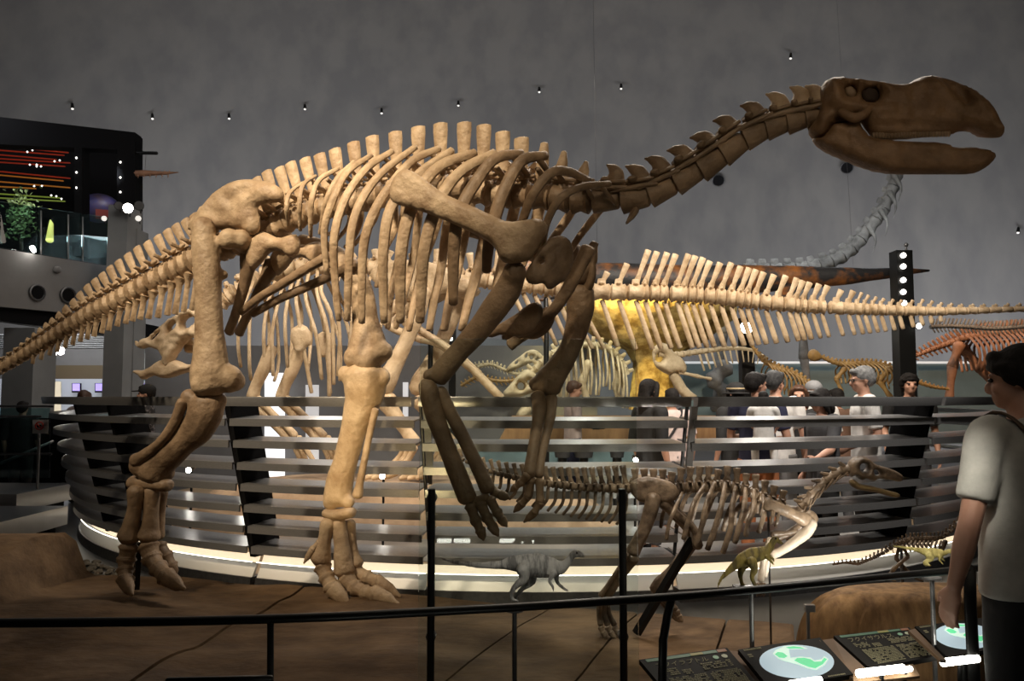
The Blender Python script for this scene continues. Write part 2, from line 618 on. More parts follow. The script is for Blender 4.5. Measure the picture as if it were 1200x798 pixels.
def concrete():
    m = mat('dome concrete', (0.150, 0.148, 0.146), (0.180, 0.177, 0.174), 0.8, scale=0.16, bump=0.08, bscale=3, detail=7, stretch=(1, 1, 0.5), mix=(0.3, 0.7))
    nt = m.node_tree
    b = nt.nodes['Principled BSDF']
    src = b.inputs['Base Color'].links[0].from_socket
    tc = [n for n in nt.nodes if n.type == 'TEX_COORD'][0]
    mp = nt.nodes.new('ShaderNodeMapping')
    mp.inputs['Scale'].default_value = (1.1, 1.1, 0.10)
    n = nt.nodes.new('ShaderNodeTexNoise')
    n.inputs['Scale'].default_value = 1.6
    n.inputs['Detail'].default_value = 6
    nt.links.new(tc.outputs['Object'], mp.inputs[0])
    nt.links.new(mp.outputs[0], n.inputs[0])
    r = nt.nodes.new('ShaderNodeValToRGB')
    r.color_ramp.elements[0].position, r.color_ramp.elements[1].position = .38, .62
    r.color_ramp.elements[0].color = (.86, .86, .875, 1)
    r.color_ramp.elements[1].color = (1.06, 1.05, 1.03, 1)
    nt.links.new(n.outputs[0], r.inputs[0])
    mx = nt.nodes.new('ShaderNodeMix')
    mx.data_type = 'RGBA'
    mx.blend_type = 'MULTIPLY'
    mx.inputs[0].default_value = 1
    nt.links.new(src, mx.inputs[6])
    nt.links.new(r.outputs[0], mx.inputs[7])
    nt.links.new(mx.outputs[2], b.inputs['Base Color'])
    return m


M['concrete'] = concrete()
mb = MB()
NU, NV = 96, 28
vs = []
for j in range(NV + 1):
    ph = (math.pi / 2) * j / NV
    for i in range(NU):
        a = 2 * math.pi * i / NU
        vs.append(DC + Vector((DR.x * math.cos(ph) * math.cos(a), DR.y * math.cos(ph) * math.sin(a), DR.z * math.sin(ph))))
fs = [(j * NU + i, j * NU + (i + 1) % NU, (j + 1) * NU + (i + 1) % NU, (j + 1) * NU + i) for j in range(NV) for i in range(NU)]
mb.add(vs, fs)
wall = tag(mb.build('wall_back', M['concrete'], smooth='all'), 'grey concrete dome wall curving up over the hall', kind='structure')

mb = MB()
mb.box((-20, -10, -0.2), (20, 26, 0.0))
tag(mb.build('floor', M['floor'], smooth=False), 'dark polished hall floor', kind='structure')

# round vents let into the concrete dome
for px, py, lab in ((842, 210, 'round black vent in the dome under the neck'), (993, 195, 'round black vent in the dome below the lower jaw')):
    c = dome_hit(px, py)
    n = dome_normal(c)
    t = empty('wall_vent', c, lab, 'vent', 'round vents in the dome')
    k = MB()
    r = 7.0 * c.y / FPX
    a, b = n.orthogonal().normalized(), n.cross(n.orthogonal().normalized())
    ring = [c + n * .10 + (a * math.cos(i * math.pi / 16) + b * math.sin(i * math.pi / 16)) * r for i in range(33)]
    k.tube(ring, .012, 6, cap=0)
    k.build('rim', M['steel_dark'], t)
    k = MB()
    k.prism([p + n * .0 for p in ring[:-1]], -n * .04)
    k.build('opening', M['black_matt'], t, smooth=False)

# small spotlights on the dome
M['lens'] = glow('small lens', (1, 0.97, 0.9), .7)
for px, py, lab in ((84, 122, 'small spotlight on the dome above the black shop box'), (178, 134, 'small dome spotlight just right of the black shop box'),
                    (268, 134, 'small dome spotlight above the tail base'), (357, 123, 'small dome spotlight above the rear back spines'),
                    (447, 128, 'small dome spotlight left of the tallest back spines'), (537, 119, 'small dome spotlight right above the tallest back spines'),
                    (632, 103, 'small dome spotlight above the shoulder spines'), (728, 99, 'small dome spotlight above the base of the neck'),
                    (927, 63, 'small dome spotlight above the end of the neck'), (1194, 268, 'small dome spotlight at the far right edge of the dome')):
    c = dome_hit(px, py)
    n = dome_normal(c)
    t = empty('dome_spotlight', c, lab, 'spotlight', 'spotlights on the dome')
    k = MB()
    k.tube([c - n * .05, c + n * .10], .018, 6)
    k.build('bracket', M['steel_dark'], t)
    d = (n + Vector((0, 0, -1.2))).normalized()
    q = c + n * .12
    k = MB()
    k.tube([q - d * .07, q + d * .08], [.03, .042], 8, cap=0)
    k.build('housing', M['black'], t)
    k = MB()
    k.tube([q + d * .08, q + d * .09], [.034, .03], 8, cap=0)
    k.build('lamp_lens', M['lens'], t)

# ------------------------------------------------------------------ left gallery


UPV = Vector((0, 0, 1))


def LY(px):
    return 1 / (1 / 13.0 + (1 / 13.75 - 1 / 13.0) * px / 158)


def PY(px):
    return 1 / (1 / 11.6 + (1 / 13.2 - 1 / 11.6) * px / 128)


def wallband(mb, x0, x1, t0, t1, b0, b1, Yf, thick, back=0.0):
    q = [P(x0, b0, Yf(x0) + back), P(x1, b1, Yf(x1) + back), P(x1, t1, Yf(x1) + back), P(x0, t0, Yf(x0) + back)]
    d = Vector((0, thick, 0))
    mb.hexa([q[0], q[1], q[1] + d, q[0] + d, q[3], q[2], q[2] + d, q[3] + d])


def ytop(px):
    return 137 + 18 * px / 158


shop = empty('wall_left', P(60, 300, 13.2), 'black box of the upper gallery at the left')
shop['kind'] = 'structure'
k = MB()
wallband(k, -70, 158, ytop(-70), ytop(158), 166, 176, LY, .25)
wallband(k, 87, 96, 160, 160, 300, 300, LY, .25)
wallband(k, 137, 158, 165, 165, 300, 300, LY, .25)
k.build('box_front', M['black_matt'], shop, smooth=False)
k = MB()
wallband(k, -70, 140, ytop(-70), ytop(140), 310, 310, LY, .1, 1.9)
wallband(k, 137, 158, 156, 156, 310, 310, LY, .3, .05)
k.build('box_back', M['black_matt'], shop, smooth=False)
k = MB()
for x, ys in ((89.5, (185, 202, 220)), (141, (190, 208, 225))):
    for y in ys:
        k.ball(P(x, y, LY(x) - .02), .016, 6, 5)
k.build('small_light_dots', M['lamp_soft'], shop)

# lit coloured shelving inside the box
sh = empty('coloured_shelving', P(40, 250, 14.2), 'lit red, orange and yellow shelf strips inside the black box', 'shelving')
shc = {'r': glow('red lit strip', (0.40, 0.035, 0.012), .28), 'o': glow('orange lit strip', (0.50, 0.17, 0.02), .32), 'g': glow('green lit strip', (0.25, 0.33, 0.05), .35)}
for y0, y1, x1, c in ((166, 174, 87, 'r'), (171, 179, 80, 'r'), (176, 182, 75, 'r'), (181, 187, 66, 'r'), (186, 191, 82, 'r'), (190, 195, 76, 'r'),
                      (201, 209, 82, 'r'), (205, 212, 74, 'o'), (213, 220, 82, 'o'), (218, 221, 42, 'o'), (227, 232, 70, 'g'), (232, 236, 76, 'g')):
    k = MB()
    k.tube([P(-40, y0 - (y1 - y0) * .5, 13.9), P(x1, y1, 13.9 + .6 * x1 / 158)], (.03, .012), 4)
    k.build('shelf_strip', shc[c], sh, smooth=False)
k = MB()
for x, y in ((32, 178), (38, 176), (54, 175), (57, 174), (35, 193), (43, 193), (64, 189), (70, 188), (43, 195), (48, 195), (40, 218), (49, 218), (60, 229), (66, 230), (72, 233)):
    k.ball(P(x, y, 13.85), .014, 6, 4)
k.build('sparkling_goods', M['lamp_soft'], sh)

k = MB()
k.ball(P(116, 244, 14.4), (.36, .3, .26), 20, 14)
pl = k.build('planet_globe', mat('deep blue planet', (0.02, 0.035, 0.22), (0.10, 0.06, 0.06), .5, scale=2.5))
tag(pl, 'dark blue planet globe in the black box opening', 'globe')
k = MB()
k.plate([P(112, 256, 13.95), P(129, 258, 13.95), P(129, 246, 13.95), P(112, 245, 13.95)], .04)
tag(k.build('red_sign', mat('dim red board', (0.20, 0.03, 0.02)), smooth=False), 'small dim red board under the planet globe', 'sign')

# parapet of the upper gallery
par = empty('wall_gallery', P(60, 330, 12.2), 'pale grey parapet of the upper gallery')
par['kind'] = 'structure'
k = MB()
wallband(k, -80, 128, 278, 312, 352, 371, PY, .25)
pw = k.build('parapet', M['grey_wall'], par, smooth=False)
k = MB()
wallband(k, -80, 128, 352, 371, 366, 392, PY, 2.6, .1)
k.build('soffit', M['black_matt'], par, smooth=False)
for px, py in ((44, 343), (80, 346)):
    c = P(px, py, PY(px) - .03)
    r = 9.0 * c.y / FPX
    k = MB()
    wd = (P(px + 5, py, PY(px + 5)) - P(px - 5, py, PY(px - 5)))
    wd.z = 0
    wd.normalize()
    ring = [c + wd * (math.cos(i * math.pi / 12) * r) + UPV * (math.sin(i * math.pi / 12) * r) for i in range(25)]
    k.tube(ring, .018, 6, cap=0)
    k.build('porthole_rim', M['steel_dark'], par)
    k = MB()
    k.prism(ring[:-1], (0, -.008, 0))
    k.build('porthole', M['black_matt'], par, smooth=False)
k = MB()
k.ball(P(67, 316, PY(67) - .04), .06, 10, 7)
tag(k.build('dome_camera', M['grey_wall']), 'small round camera on the grey parapet', 'camera')

gb = empty('glass_balustrade', P(60, 290, 12), 'glass balustrade on the grey upper gallery parapet', 'balustrade')
for x0, x1 in ((-60, 0), (0, 47), (47, 80), (80, 97), (97, 127)):
    k = MB()
    q = [P(x0 + .6, 290 + 21 * x0 / 128, PY(x0) + .1), P(x1 - .6, 290 + 21 * x1 / 128, PY(x1) + .1), P(x1 - .6, 236 + 19 * x1 / 128, PY(x1) + .1), P(x0 + .6, 236 + 19 * x0 / 128, PY(x0) + .1)]
    k.plate(q, .02)
    k.build('glass_panel', M['glass_teal'], gb, smooth=False)
for x in (48, 80, 97):
    k = MB()
    k.tube([P(x, 290 + 21 * x / 128, PY(x) + .08), P(x, 240 + 19 * x / 128, PY(x) + .08)], .012, 6)
    k.build('post', M['steel'], gb)

# plant on the gallery
pt = empty('indoor_tree', P(26, 290, 12.9), 'leafy green indoor tree behind the gallery glass', 'tree')
k = MB()
k.tube([P(25, 292, 12.9), P(24, 265, 12.9), P(27, 240, 12.9)], [.03, .025, .015], 6)
k.build('trunk', mat('bark', (.06, .04, .025)), pt)
rng = random.Random(3)
k = MB()
for i in range(420):
    py = rng.gauss(250, 14)
    px = 25 + rng.gauss(0, 8.5)
    c = P(px, max(221, min(282, py)), 12.9 + rng.gauss(0, .12))
    a = Vector((rng.uniform(-1, 1), rng.uniform(-1, 1), rng.uniform(-1, .4))).normalized()
    b = a.orthogonal().normalized()
    L = rng.uniform(.05, .10)
    k.add([c, c + a * L * .5 + b * L * .28, c + a * L, c + a * L * .5 - b * L * .28], [(0, 1, 2, 3)])
tag(k.build('foliage', mat('leaf green', (.10, .16, .055), (.22, .28, .11), .5, scale=9), pt, smooth=False), kind='stuff')

# small lit display between the glass posts
k = MB()
k.tube([P(58, 282, 12.9), P(60, 262, 12.9), P(59, 258, 12.9)], [.06, .035, .012], 8)
tag(k.build('glowing_ornament', glow('golden glow', (1, .72, .18), 1.2)), 'small golden glowing ornament behind the gallery glass', 'ornament')
k = MB()
c = P(40, 294, 12.0)
k.tube([c, c + Vector((.03, -.1, .03))], [.028, .034], 10)
tag(k.build('uplight', M['lamp']), 'small bright uplight at the foot of the gallery glass', 'lamp')

# grey columns
k = MB()
c = P(137, 240, 12.6)
k.box((P(125, 300, 12.6).x, 12.6, 0), (P(148, 300, 12.6).x, 13.1, c.z))
k.box((P(148.6, 300, 12.9).x, 12.9, 0), (P(160, 300, 12.9).x, 13.3, P(150, 268, 12.9).z))
tag(k.build('wall_column', M['grey_col'], smooth=False), 'grey double column beside the tail', kind='structure')
k = MB()
k.box((P(4, 400, 12.0).x, 12.0, 0), (P(40, 400, 12.0).x, 12.6, P(4, 384, 12.0).z))
tag(k.build('wall_column.001', M['grey_col'], smooth=False), 'grey square column at the left edge', kind='structure')

# floodlights on the column head
for px, py, s, on, lab in ((150, 244, 1.0, True, 'brightly lit floodlight on the grey column head'), (163, 241, .9, False, 'round unlit floodlight right of the bright one'),
                           (139, 241, .8, False, 'unlit floodlight left of the bright one on the column'), (122, 256, .55, True, 'small lit floodlight low on the column side'), (162, 256, .6, True, 'small lit floodlight under the round unlit one')):
    c = P(px, py, 12.45)
    d = Vector((.25, -1, -.25)).normalized()
    t = empty('floodlight', c, lab, 'floodlight', 'floodlights on the grey column')
    k = MB()
    k.tube([c - d * .13 * s, c], [.05 * s, .085 * s], 12, cap=0)
    k.build('housing', M['steel_dark'], t)
    k = MB()
    k.tube([c, c + d * .01], [.075 * s, .07 * s], 12, cap=0)
    k.build('lamp_lens', (M['lamp'] if s > .9 else M['lens']) if on else M['steel'], t)
    k = MB()
    k.tube([c - d * .06 * s, c - d * .06 * s - Vector((0, -.05, .12 * s))], .012, 6)
    k.build('bracket', M['steel_dark'], t)

# long-snouted model hanging on a bar from the black box
bar = empty('hanging_bar', P(160, 179, 13.8), 'dark bar sticking out of the black box wall', 'bar')
k = MB()
k.tube([P(154, 179, 13.8), P(184, 179.5, 13.8)], .03, 6)
k.build('rod', M['black'], bar)
k = MB()
k.tube([P(171, 180, 13.8), P(170, 202, 13.8)], .004, 4)
k.build('cable', M['steel_dark'], bar)
hm = empty('spiny_reptile_model', P(170, 204, 13.8), 'thin brown spiny reptile model hanging below the bar', 'model')
k = MB()
k.tube([P(150, 204, 13.8), P(168, 203, 13.8), P(190, 203, 13.8), P(209, 202, 13.8)], [.06, .055, .035, .008], 8, n=10)
k.build('body', M['bone_red'], hm)
for i in range(6):
    x = 162 + i * 7
    k = MB()
    k.tube([P(x, 205, 13.75), P(x, 208.5, 13.75)], [.012, .004], 5)
    k.build('spine', M['bone_red'], hm)
for i in range(8):
    x = 160 + i * 5.5
    k = MB()
    k.tube([P(x, 202, 13.8), P(x, 199.5, 13.8)], [.016, .004], 5)
    k.build('spine', M['bone_red'], hm)

# lobby under the gallery
k = MB()
wl = lambda px: 16.0
wallband(k, -60, 300, 408, 408, 428, 428, wl, .2)
tag(k.build('trim_1', M['grey_wall'], smooth=False), 'grey wall band above the lobby displays', kind='structure')
k = MB()
wallband(k, 38, 260, 428, 428, 444, 444, wl, .2)
tag(k.build('trim_2', M['olive'], smooth=False), 'olive brown band above the lobby displays', kind='structure')
M['display_wall'] = mat('faintly glowing display wall', (.42, .45, .50), None, .6, emit=.22, ecol=(.72, .78, .9))  # emission put in to make the whole wall look brighter
k = MB()
wallband(k, -60, 330, 444, 444, 540, 540, wl, .2)
tag(k.build('wall_lobby', M['display_wall'], smooth=False), 'lobby display wall with an added pale glow', kind='structure')
k = MB()
for i in range(7):
    y = 393 + i * 2.4
    k.tube([P(-40, y, 14.5 + i * .12), P(125, y, 14.5 + i * .12)], .025, 4)
tag(k.build('ceiling_slats', M['grey_col'], smooth=False), 'dark slatted lobby ceiling', kind='structure')
M['violet'] = glow('violet screen', (0.45, 0.36, 0.85), 0.9)
for px, lab in ((65, 'violet lit screen nearest the yellow display case'), (89, 'violet lit screen left of the grey column'), (116, 'violet lit screen touching the grey column'), (168, 'violet lit screen above the man in the cap'), (222, 'violet lit screen beside the thigh bone')):
    t = empty('wall_screen', P(px, 455, 15.9), lab, 'screen', 'violet screens on the lobby wall')
    k = MB()
    k.plate([P(px - 5, 460, 15.9), P(px + 5, 460, 15.9), P(px + 5, 449, 15.9), P(px - 5, 449, 15.9)], .05)
    k.build('frame', M['black_matt'], t, smooth=False)
    k = MB()
    k.plate([P(px - 4.2, 458, 15.84), P(px + 4.2, 458, 15.84), P(px + 4.2, 449.5, 15.84), P(px - 4.2, 449.5, 15.84)], .01)
    k.build('screen_face', M['violet'], t, smooth=False)
case = empty('display_case', P(52, 480, 15.2), 'cream lit display case with dark specimens at the left', 'display case')
k = MB()
k.plate([P(42, 508, 15.2), P(61, 508, 15.2), P(61, 447, 15.2), P(42, 447, 15.2)], .3)
k.build('case_body', glow('cream lit case', (0.9, 0.78, 0.55), 0.55), case, smooth=False)
k = MB()
k.plate([P(36.5, 540, 15.1), P(41.5, 540, 15.1), P(41.5, 446, 15.1), P(36.5, 446, 15.1)], .2)
k.build('door_frame', M['black_matt'], case, smooth=False)
for px, py in ((51, 462), (55, 462), (58.5, 462), (58, 454), (52, 471), (54, 480)):
    k = MB()
    k.ball(P(px, py, 14.88), (.02, .02, .035), 6, 5)
    k.build('specimen', M['black_matt'], case)
k = MB()
k.plate([P(163, 446, 15.8), P(179, 446, 15.8), P(179, 411, 15.8), P(163, 411, 15.8)], .04)
po = k.build('exhibit_board', mat('teal grey board', (0.10, 0.16, 0.17), (0.15, .22, .22), .6, scale=3), smooth=False)
tag(po, 'teal exhibit board with a pale sea-horse-like figure', 'board')
k = MB()
fig = [(169, 414), (174, 415), (175, 419), (172, 422), (174, 428), (174, 434), (170, 439), (167, 436), (169, 431), (166, 425), (168, 420), (166, 417)]
k.prism([P(x, y, 15.74) for x, y in fig], (0, .01, 0))
k.build('pale_figure', mat('pale print', (.40, .42, .40)), po, smooth=False)
for px, py, lab in ((57, 411, 'bright lobby downlight furthest left under the tail'), (63, 411, 'bright lobby downlight in the middle under the tail'), (72, 409, 'brightest lobby downlight under the tail')):
    k = MB()
    c = P(px, py, 14.0)
    k.tube([c, c + Vector((0, -.03, -.06))], [.05, .06], 10)
    o = tag(k.build('downlight', M['lamp']), lab, 'lamp', 'lobby downlights')

# dark lobby railing and steps at the far left
gr = empty('lobby_railing', P(20, 500, 10.5), 'dark glass railing with two thin bars at the left edge', 'railing')
for y, x1 in ((476, 62), (488, 48), (532, 60)):
    k = MB()
    k.tube([P(-60, y, 10.5), P(x1, y, 10.5)], .018, 6)
    k.build('bar', M['steel_dark'], gr)
k = MB()
k.plate([P(-60, 560, 10.52), P(58, 560, 10.52), P(58, 478, 10.52), P(-60, 478, 10.52)], .015)
k.build('glass_panel', M['glass_teal'], gr, smooth=False)
k = MB()
k.plate([P(-60, 575, 11.6), P(95, 575, 11.6), P(95, 490, 11.6), P(-60, 490, 11.6)], .1)
tag(k.build('wall_stair', M['black_matt'], smooth=False), 'dark wall under the lobby railing', kind='structure')
k = MB()
k.tube([P(20, 535, 10.6), P(62, 517, 10.9)], .02, 6)
k.tube([P(0, 543, 10.6), P(20, 535, 10.6)], .02, 6)
tag(k.build('stair_handrail', M['steel']), 'slanted steel stair handrail at the left', 'handrail')
sg = empty('prohibition_sign', P(46, 500, 9.6), 'white sign with a red prohibition circle at the left', 'sign')
k = MB()
k.plate([P(38, 508, 9.6), P(56, 508, 9.6), P(56, 492, 9.6), P(38, 492, 9.6)], .01)
k.build('board', mat('white sign board', (.6, .58, .56)), sg, smooth=False)
k = MB()
c = P(46, 499, 9.58)
k.tube([c + Vector((math.cos(a * math.pi / 10) * .045, 0, math.sin(a * math.pi / 10) * .045)) for a in range(21)], .008, 5, cap=0)
k.tube([c + Vector((-.03, 0, .03)), c + Vector((.03, 0, -.03))], .007, 5)
k.build('red_circle', mat('sign red', (.55, .05, .03)), sg)
k = MB()
k.box((c.x - .03, c.y - .001, c.z - .015), (c.x + .025, c.y + .004, c.z + .012))
k.build('camera_symbol', M['black_matt'], sg, smooth=False)
k = MB()
k.tube([Vector((P(46, 500, 9.62).x, 9.64, 0)), P(46, 500, 9.64)], .015, 6)
k.build('pole', M['steel'], sg)

for (x1, yt, yb, yf0, yf1, z, lab, nm) in ((86, 575, 590, 9.1, 10.3, .42, 'upper brushed steel step at the left', 'steel_step'), (95, 590, 622, 7.6, 9.05, .30, 'lower brushed steel step at the left', 'steel_step')):
    k = MB()
    xr = min(P(x1, 600, yf0 + .4).x, -5.5 if yf0 > 9 else -4.9)
    k.box((-9, yf0, z - .2), (xr, yf1, z))
    o = tag(k.build(nm, M['cool_floor'], smooth=False), lab, 'step')
    k = MB()
    k.box((-9, yf0 + .1, 0), (xr - .1, yf1 - .05, z - .2))
    k.build('plinth', M['black_matt'], o, smooth=False)

rng = random.Random(5)
RCX = .25
k = MB()
for i in range(520):
    x, y = rng.uniform(-4.6, -3.3), rng.uniform(6.2, 7.5)
    if math.hypot(x - RCX, y - 11.6) < 5.75:
        continue
    r = rng.uniform(.018, .036)
    k.ball((x, y, r * .5), (r, r * rng.uniform(.6, 1), r * .6), 6, 4)
tag(k.build('gravel_bed', mat('grey brown gravel', (.10, .085, .07), (.22, .20, .17), .9, scale=20)), 'small grey gravel between the rock and the ring', 'gravel', kind='stuff')

# ------------------------------------------------------------------ rock plinth of the big skeleton


def plinth_z(x, y):
    z = .20
    e = max(0, min(1, (-3.08 - x) / .14))
    z += .33 * e * e * (3 - 2 * e) * max(0, min(1, (y - 4.9) / .6)) ** .6
    z += .07 * math.exp(-((x + 3.0) / .6) ** 2 - ((y - 4.9) / .5) ** 2)
    amp = .035 if x < -.4 else .012
    z += amp * (noise.noise(Vector((x * 1.3, y * 2.2, 3.3))) + .5 * noise.noise(Vector((x * 3.1, y * 5.2, 1.3))))
    # the ground falls a little towards the visitors' barrier
    z -= .05 * max(0, 4.3 - y)
    return z


def back_edge(x):
    if x < -3.0:
        return 6.04 - .5 * max(0, -3.1 - x)
    return 5.22 - .3 * x if x > -2.2 else 5.88 + .2 * (-2.2 - x)


rp = empty('rock_plinth', (-1.2, 4.6, 0), 'long brown rock plinth under the big skeleton', 'plinth')
joints = [lambda y: -5.2, lambda y: -1.55 + .25 * (y - 4.5), lambda y: .02 + .45 * (y - 4.5), lambda y: .52 + .40 * (y - 4.4), lambda y: 1.07 + .31 * (y - 4.4), lambda y: 1.46 + .26 * (y - 4.4)]
for j in range(len(joints) - 1):
    k = MB()
    nu, nv = (56, 44) if j == 0 else (30, 36)
    top = []
    for a in range(nv + 1):
        for b in range(nu + 1):
            u = b / nu
            y = 3.0 + (5.0 - 3.0) * a / nv
            gap = .006
            x = (joints[j](y) + gap) * (1 - u) + (joints[j + 1](y) - gap) * u
            yy = 3.0 + (back_edge(x) - 3.0) * a / nv
            z = plinth_z(x, yy)
            if b in (0, nu) and 0 < j:
                z -= .008
            top.append(Vector((x, yy, z)))
    n = nu + 1
    fs = [(a * n + b, a * n + b + 1, (a + 1) * n + b + 1, (a + 1) * n + b) for a in range(nv) for b in range(nu)]
    rim = [b for b in range(n)] + [a * n + nu for a in range(1, nv + 1)] + [nv * n + b for b in range(nu - 1, -1, -1)] + [a * n for a in range(nv - 1, 0, -1)]
    low = [Vector((top[i].x, top[i].y, 0.0)) for i in rim]
    base = len(top)
    for i in range(len(rim)):
        i2 = (i + 1) % len(rim)
        fs.append((rim[i2], rim[i], base + i, base + i2))
    k.add(top + low, fs)
    k.build('rock_slab', M['rock'], rp)

# layered ochre mound at the right
rm = empty('layered_rock_mound', (2.12, 4.35, 0), 'ochre layered rock mound behind the text panels', 'rock')
k = MB()
nu, nv = 120, 22
vs, fs = [], []
for j in range(nv + 1):
    t = j / nv
    for i in range(nu):
        a = 2 * math.pi * i / nu
        rr = math.cos(t * math.pi / 2) ** .26
        st = 1 + (1 - t) * (.10 * noise.noise(Vector((math.cos(a) * 7, math.sin(a) * 7, t * .6))) + .10 * noise.noise(Vector((math.cos(a) * 17, math.sin(a) * 17, t * .5))))
        rr *= st
        z = .52 * math.sin(t * math.pi / 2) ** .9
        vs.append(Vector((2.16 + .70 * rr * math.cos(a), 4.25 + .24 * rr * math.sin(a), z)))
for j in range(nv):
    for i in range(nu):
        fs.append((j * nu + i, j * nu + (i + 1) % nu, (j + 1) * nu + (i + 1) % nu, (j + 1) * nu + i))
fs.append(tuple(nv * nu + i for i in range(nu)))
k.add(vs, fs)
k.build('rock_body', M['rock_mound'], rm)

# ------------------------------------------------------------------ the round balustrade
RC = Vector((0.25, 11.6, 0))


def ring_r(z):
    return 5.6 + .4 * z / 1.5


def ring_p(a, z, dr=0.0, dz=0.0):
    r = ring_r(z) + dr
    return Vector((RC.x + r * math.sin(a), RC.y - r * math.cos(a), z + dz))


def ring_angle(px, z):
    """angle on the near side whose point at height z appears in column px"""
    best, ba = 1e9, 0
    for i in range(-1000, 1001):
        a = i / 1000 * 1.15
        p = ring_p(a, z)
        d = p - CAM
        x = 600 + FPX * d.x / d.dot(_F)
        if abs(x - px) < best:
            best, ba = abs(x - px), a
    return ba


bal = empty('round_balustrade', RC, 'round steel balustrade of stacked curved slats around the inner exhibits', 'balustrade')
cuts = [-1.62, ring_angle(270, 1.2), ring_angle(490, 1.2), ring_angle(808, 1.2), ring_angle(1092, 1.2), 1.62]
levels = [1.335, 1.17, 1.00, .835, .67, .505, .34]


def arc_solid(mb, a0, a1, z, prof, n, mi=0):
    """prof: closed list of (dr, dz); swept around the ring between two angles"""
    m = len(prof)
    vs, fs = [], []
    for i in range(n + 1):
        a = a0 + (a1 - a0) * i / n
        for dr, dz in prof:
            vs.append(ring_p(a, z, dr, dz))
    for i in range(n):
        for q in range(m):
            q2 = (q + 1) % m
            fs.append((i * m + q, i * m + q2, (i + 1) * m + q2, (i + 1) * m + q))
    fs.append(tuple(range(m)))
    fs.append(tuple(n * m + q for q in range(m - 1, -1, -1)))
    mb.add(vs, fs, mi)


for j in range(len(cuts) - 1):
    a0, a1 = cuts[j] + .004, cuts[j + 1] - .004
    n = max(6, int((a1 - a0) * 26))
    k = MB()
    arc_solid(k, a0, a1, 1.5, [(.03, 0), (.035, -.012), (.02, -.07), (-.05, -.07), (-.05, -.02), (-.13, -.012), (-.13, 0)], n)
    k.build('top_rail', M['steel'], bal, smooth=True)
    for z in levels:
        k = MB()
        arc_solid(k, a0, a1, z, [(0, 0), (.002, -.054), (-.012, -.054), (-.014, -.012), (-.28, .010), (-.28, .020)], n)
        s = k.build('curved_slat', M['steel'], bal, smooth=True)
    k = MB()
    arc_solid(k, a0, a1, .06, [(.02, .03), (.03, -.06), (-.10, -.06), (-.10, .03)], n)
    k.build('base_rim', M['steel_dark'], bal)
    k = MB()
    arc_solid(k, a0, a1, .09, [(-.06, .105), (-.085, .165), (-.105, .165), (-.08, .105)], n)
    k.build('light_strip', M['led'], bal)
    k = MB()
    arc_solid(k, a0, a1, .09, [(-.005, .0), (-.06, .103), (-.08, .103), (-.03, .0)], n)
    k.build('base_panel', M['panel_white'], bal)
    k = MB()
    arc_solid(k, a0, a1, .205, [(-.030, .0), (-.026, .006), (-.034, .006)], n)
    k.build('added_glow_line', M['added_glow_line'], bal)
for px in (82, 121, 262, 1098):
    a = ring_angle(px, 1.45)
    k = MB()
    hw = .0045
    for z0, z1 in ((.25, 1.43),):
        c = []
        for z in (z0, z1):
            for aa, dr in ((a - hw, -.03), (a + hw, -.03), (a + hw, -.34), (a - hw, -.34)):
                c.append(ring_p(aa, z, dr))
        k.hexa(c)
    k.build('upright_panel', M['black_matt'], bal, smooth=False)
for px in (493, 805):
    a = ring_angle(px, 1.2)
    for da, nm in ((0, 'joint_post'),):
        k = MB()
        k.tube([ring_p(a, .08, -.06), ring_p(a, 1.43, -.06)], .014, 6)
        k.build(nm, M['steel_dark'], bal)
        k = MB()
        k.hexa([ring_p(a + .003, z, dr) + Vector((0, 0, 0)) for z in (.95, 1.43) for dr in (-.02, -.02)] and
               [ring_p(a + t, z, dr) for z in (.95, 1.43) for t, dr in ((.004, -.03), (.012, -.03), (.012, -.06), (.004, -.06))])
        k.build('bracket', M['steel'], bal, smooth=False)

# floors inside the ring
k = MB()
vs = [RC + Vector((5.46 * math.cos(i * math.pi / 32), 5.46 * math.sin(i * math.pi / 32), .07)) for i in range(64)]
k.prism(vs, (0, 0, -.07))
tag(k.build('floor_inner', M['inner_floor'], smooth=False), 'tan walkway floor inside the round balustrade', kind='structure')
k = MB()
pts = []
for a in range(0, 33):
    t = math.pi * (a / 32)
    pts.append(Vector((-1.1 + 3.1 * math.cos(t), 8.6 + .0 + 3.4 * math.sin(t), .07)))
k = MB()
k.prism([RC + Vector((4.55 * math.cos(i * math.pi / 32), 4.55 * math.sin(i * math.pi / 32), .074)) for i in range(64)], (0, 0, -.01))
tag(k.build('floor_walkway', mat('grey walkway floor', (.24, .235, .23), (.30, .295, .29), .3, scale=2), smooth=False), 'grey polished walkway floor in the middle of the ring', kind='structure')
k = MB()
ip = empty('inner_plinth', (-1.1, 9.6, .07), 'light brown rock plinth under the rear skeleton', 'plinth')
nu, nv = 48, 10
vs, fs = [], []
for j in range(nv + 1):
    t = j / nv
    for i in range(nu):
        a = 2 * math.pi * i / nu
        rr = (1 - .25 * t) if j < nv else .7
        rr *= 1 + .10 * noise.noise(Vector((math.cos(a) * 2, math.sin(a) * 2, 7 + t)))
        vs.append(Vector((-1.3 + 2.6 * rr * math.cos(a), 9.55 + 1.25 * rr * math.sin(a), .07 + .44 * min(1, t * 1.15) + .03 * noise.noise(Vector((a * 3, t * 4, 1))))))
for j in range(nv):
    for i in range(nu):
        fs.append((j * nu + i, j * nu + (i + 1) % nu, (j + 1) * nu + (i + 1) % nu, (j + 1) * nu + i))
fs.append(tuple(nv * nu + i for i in range(nu)))
k.add(vs, fs)
k.build('rock_body', M['rock_pale'], ip)

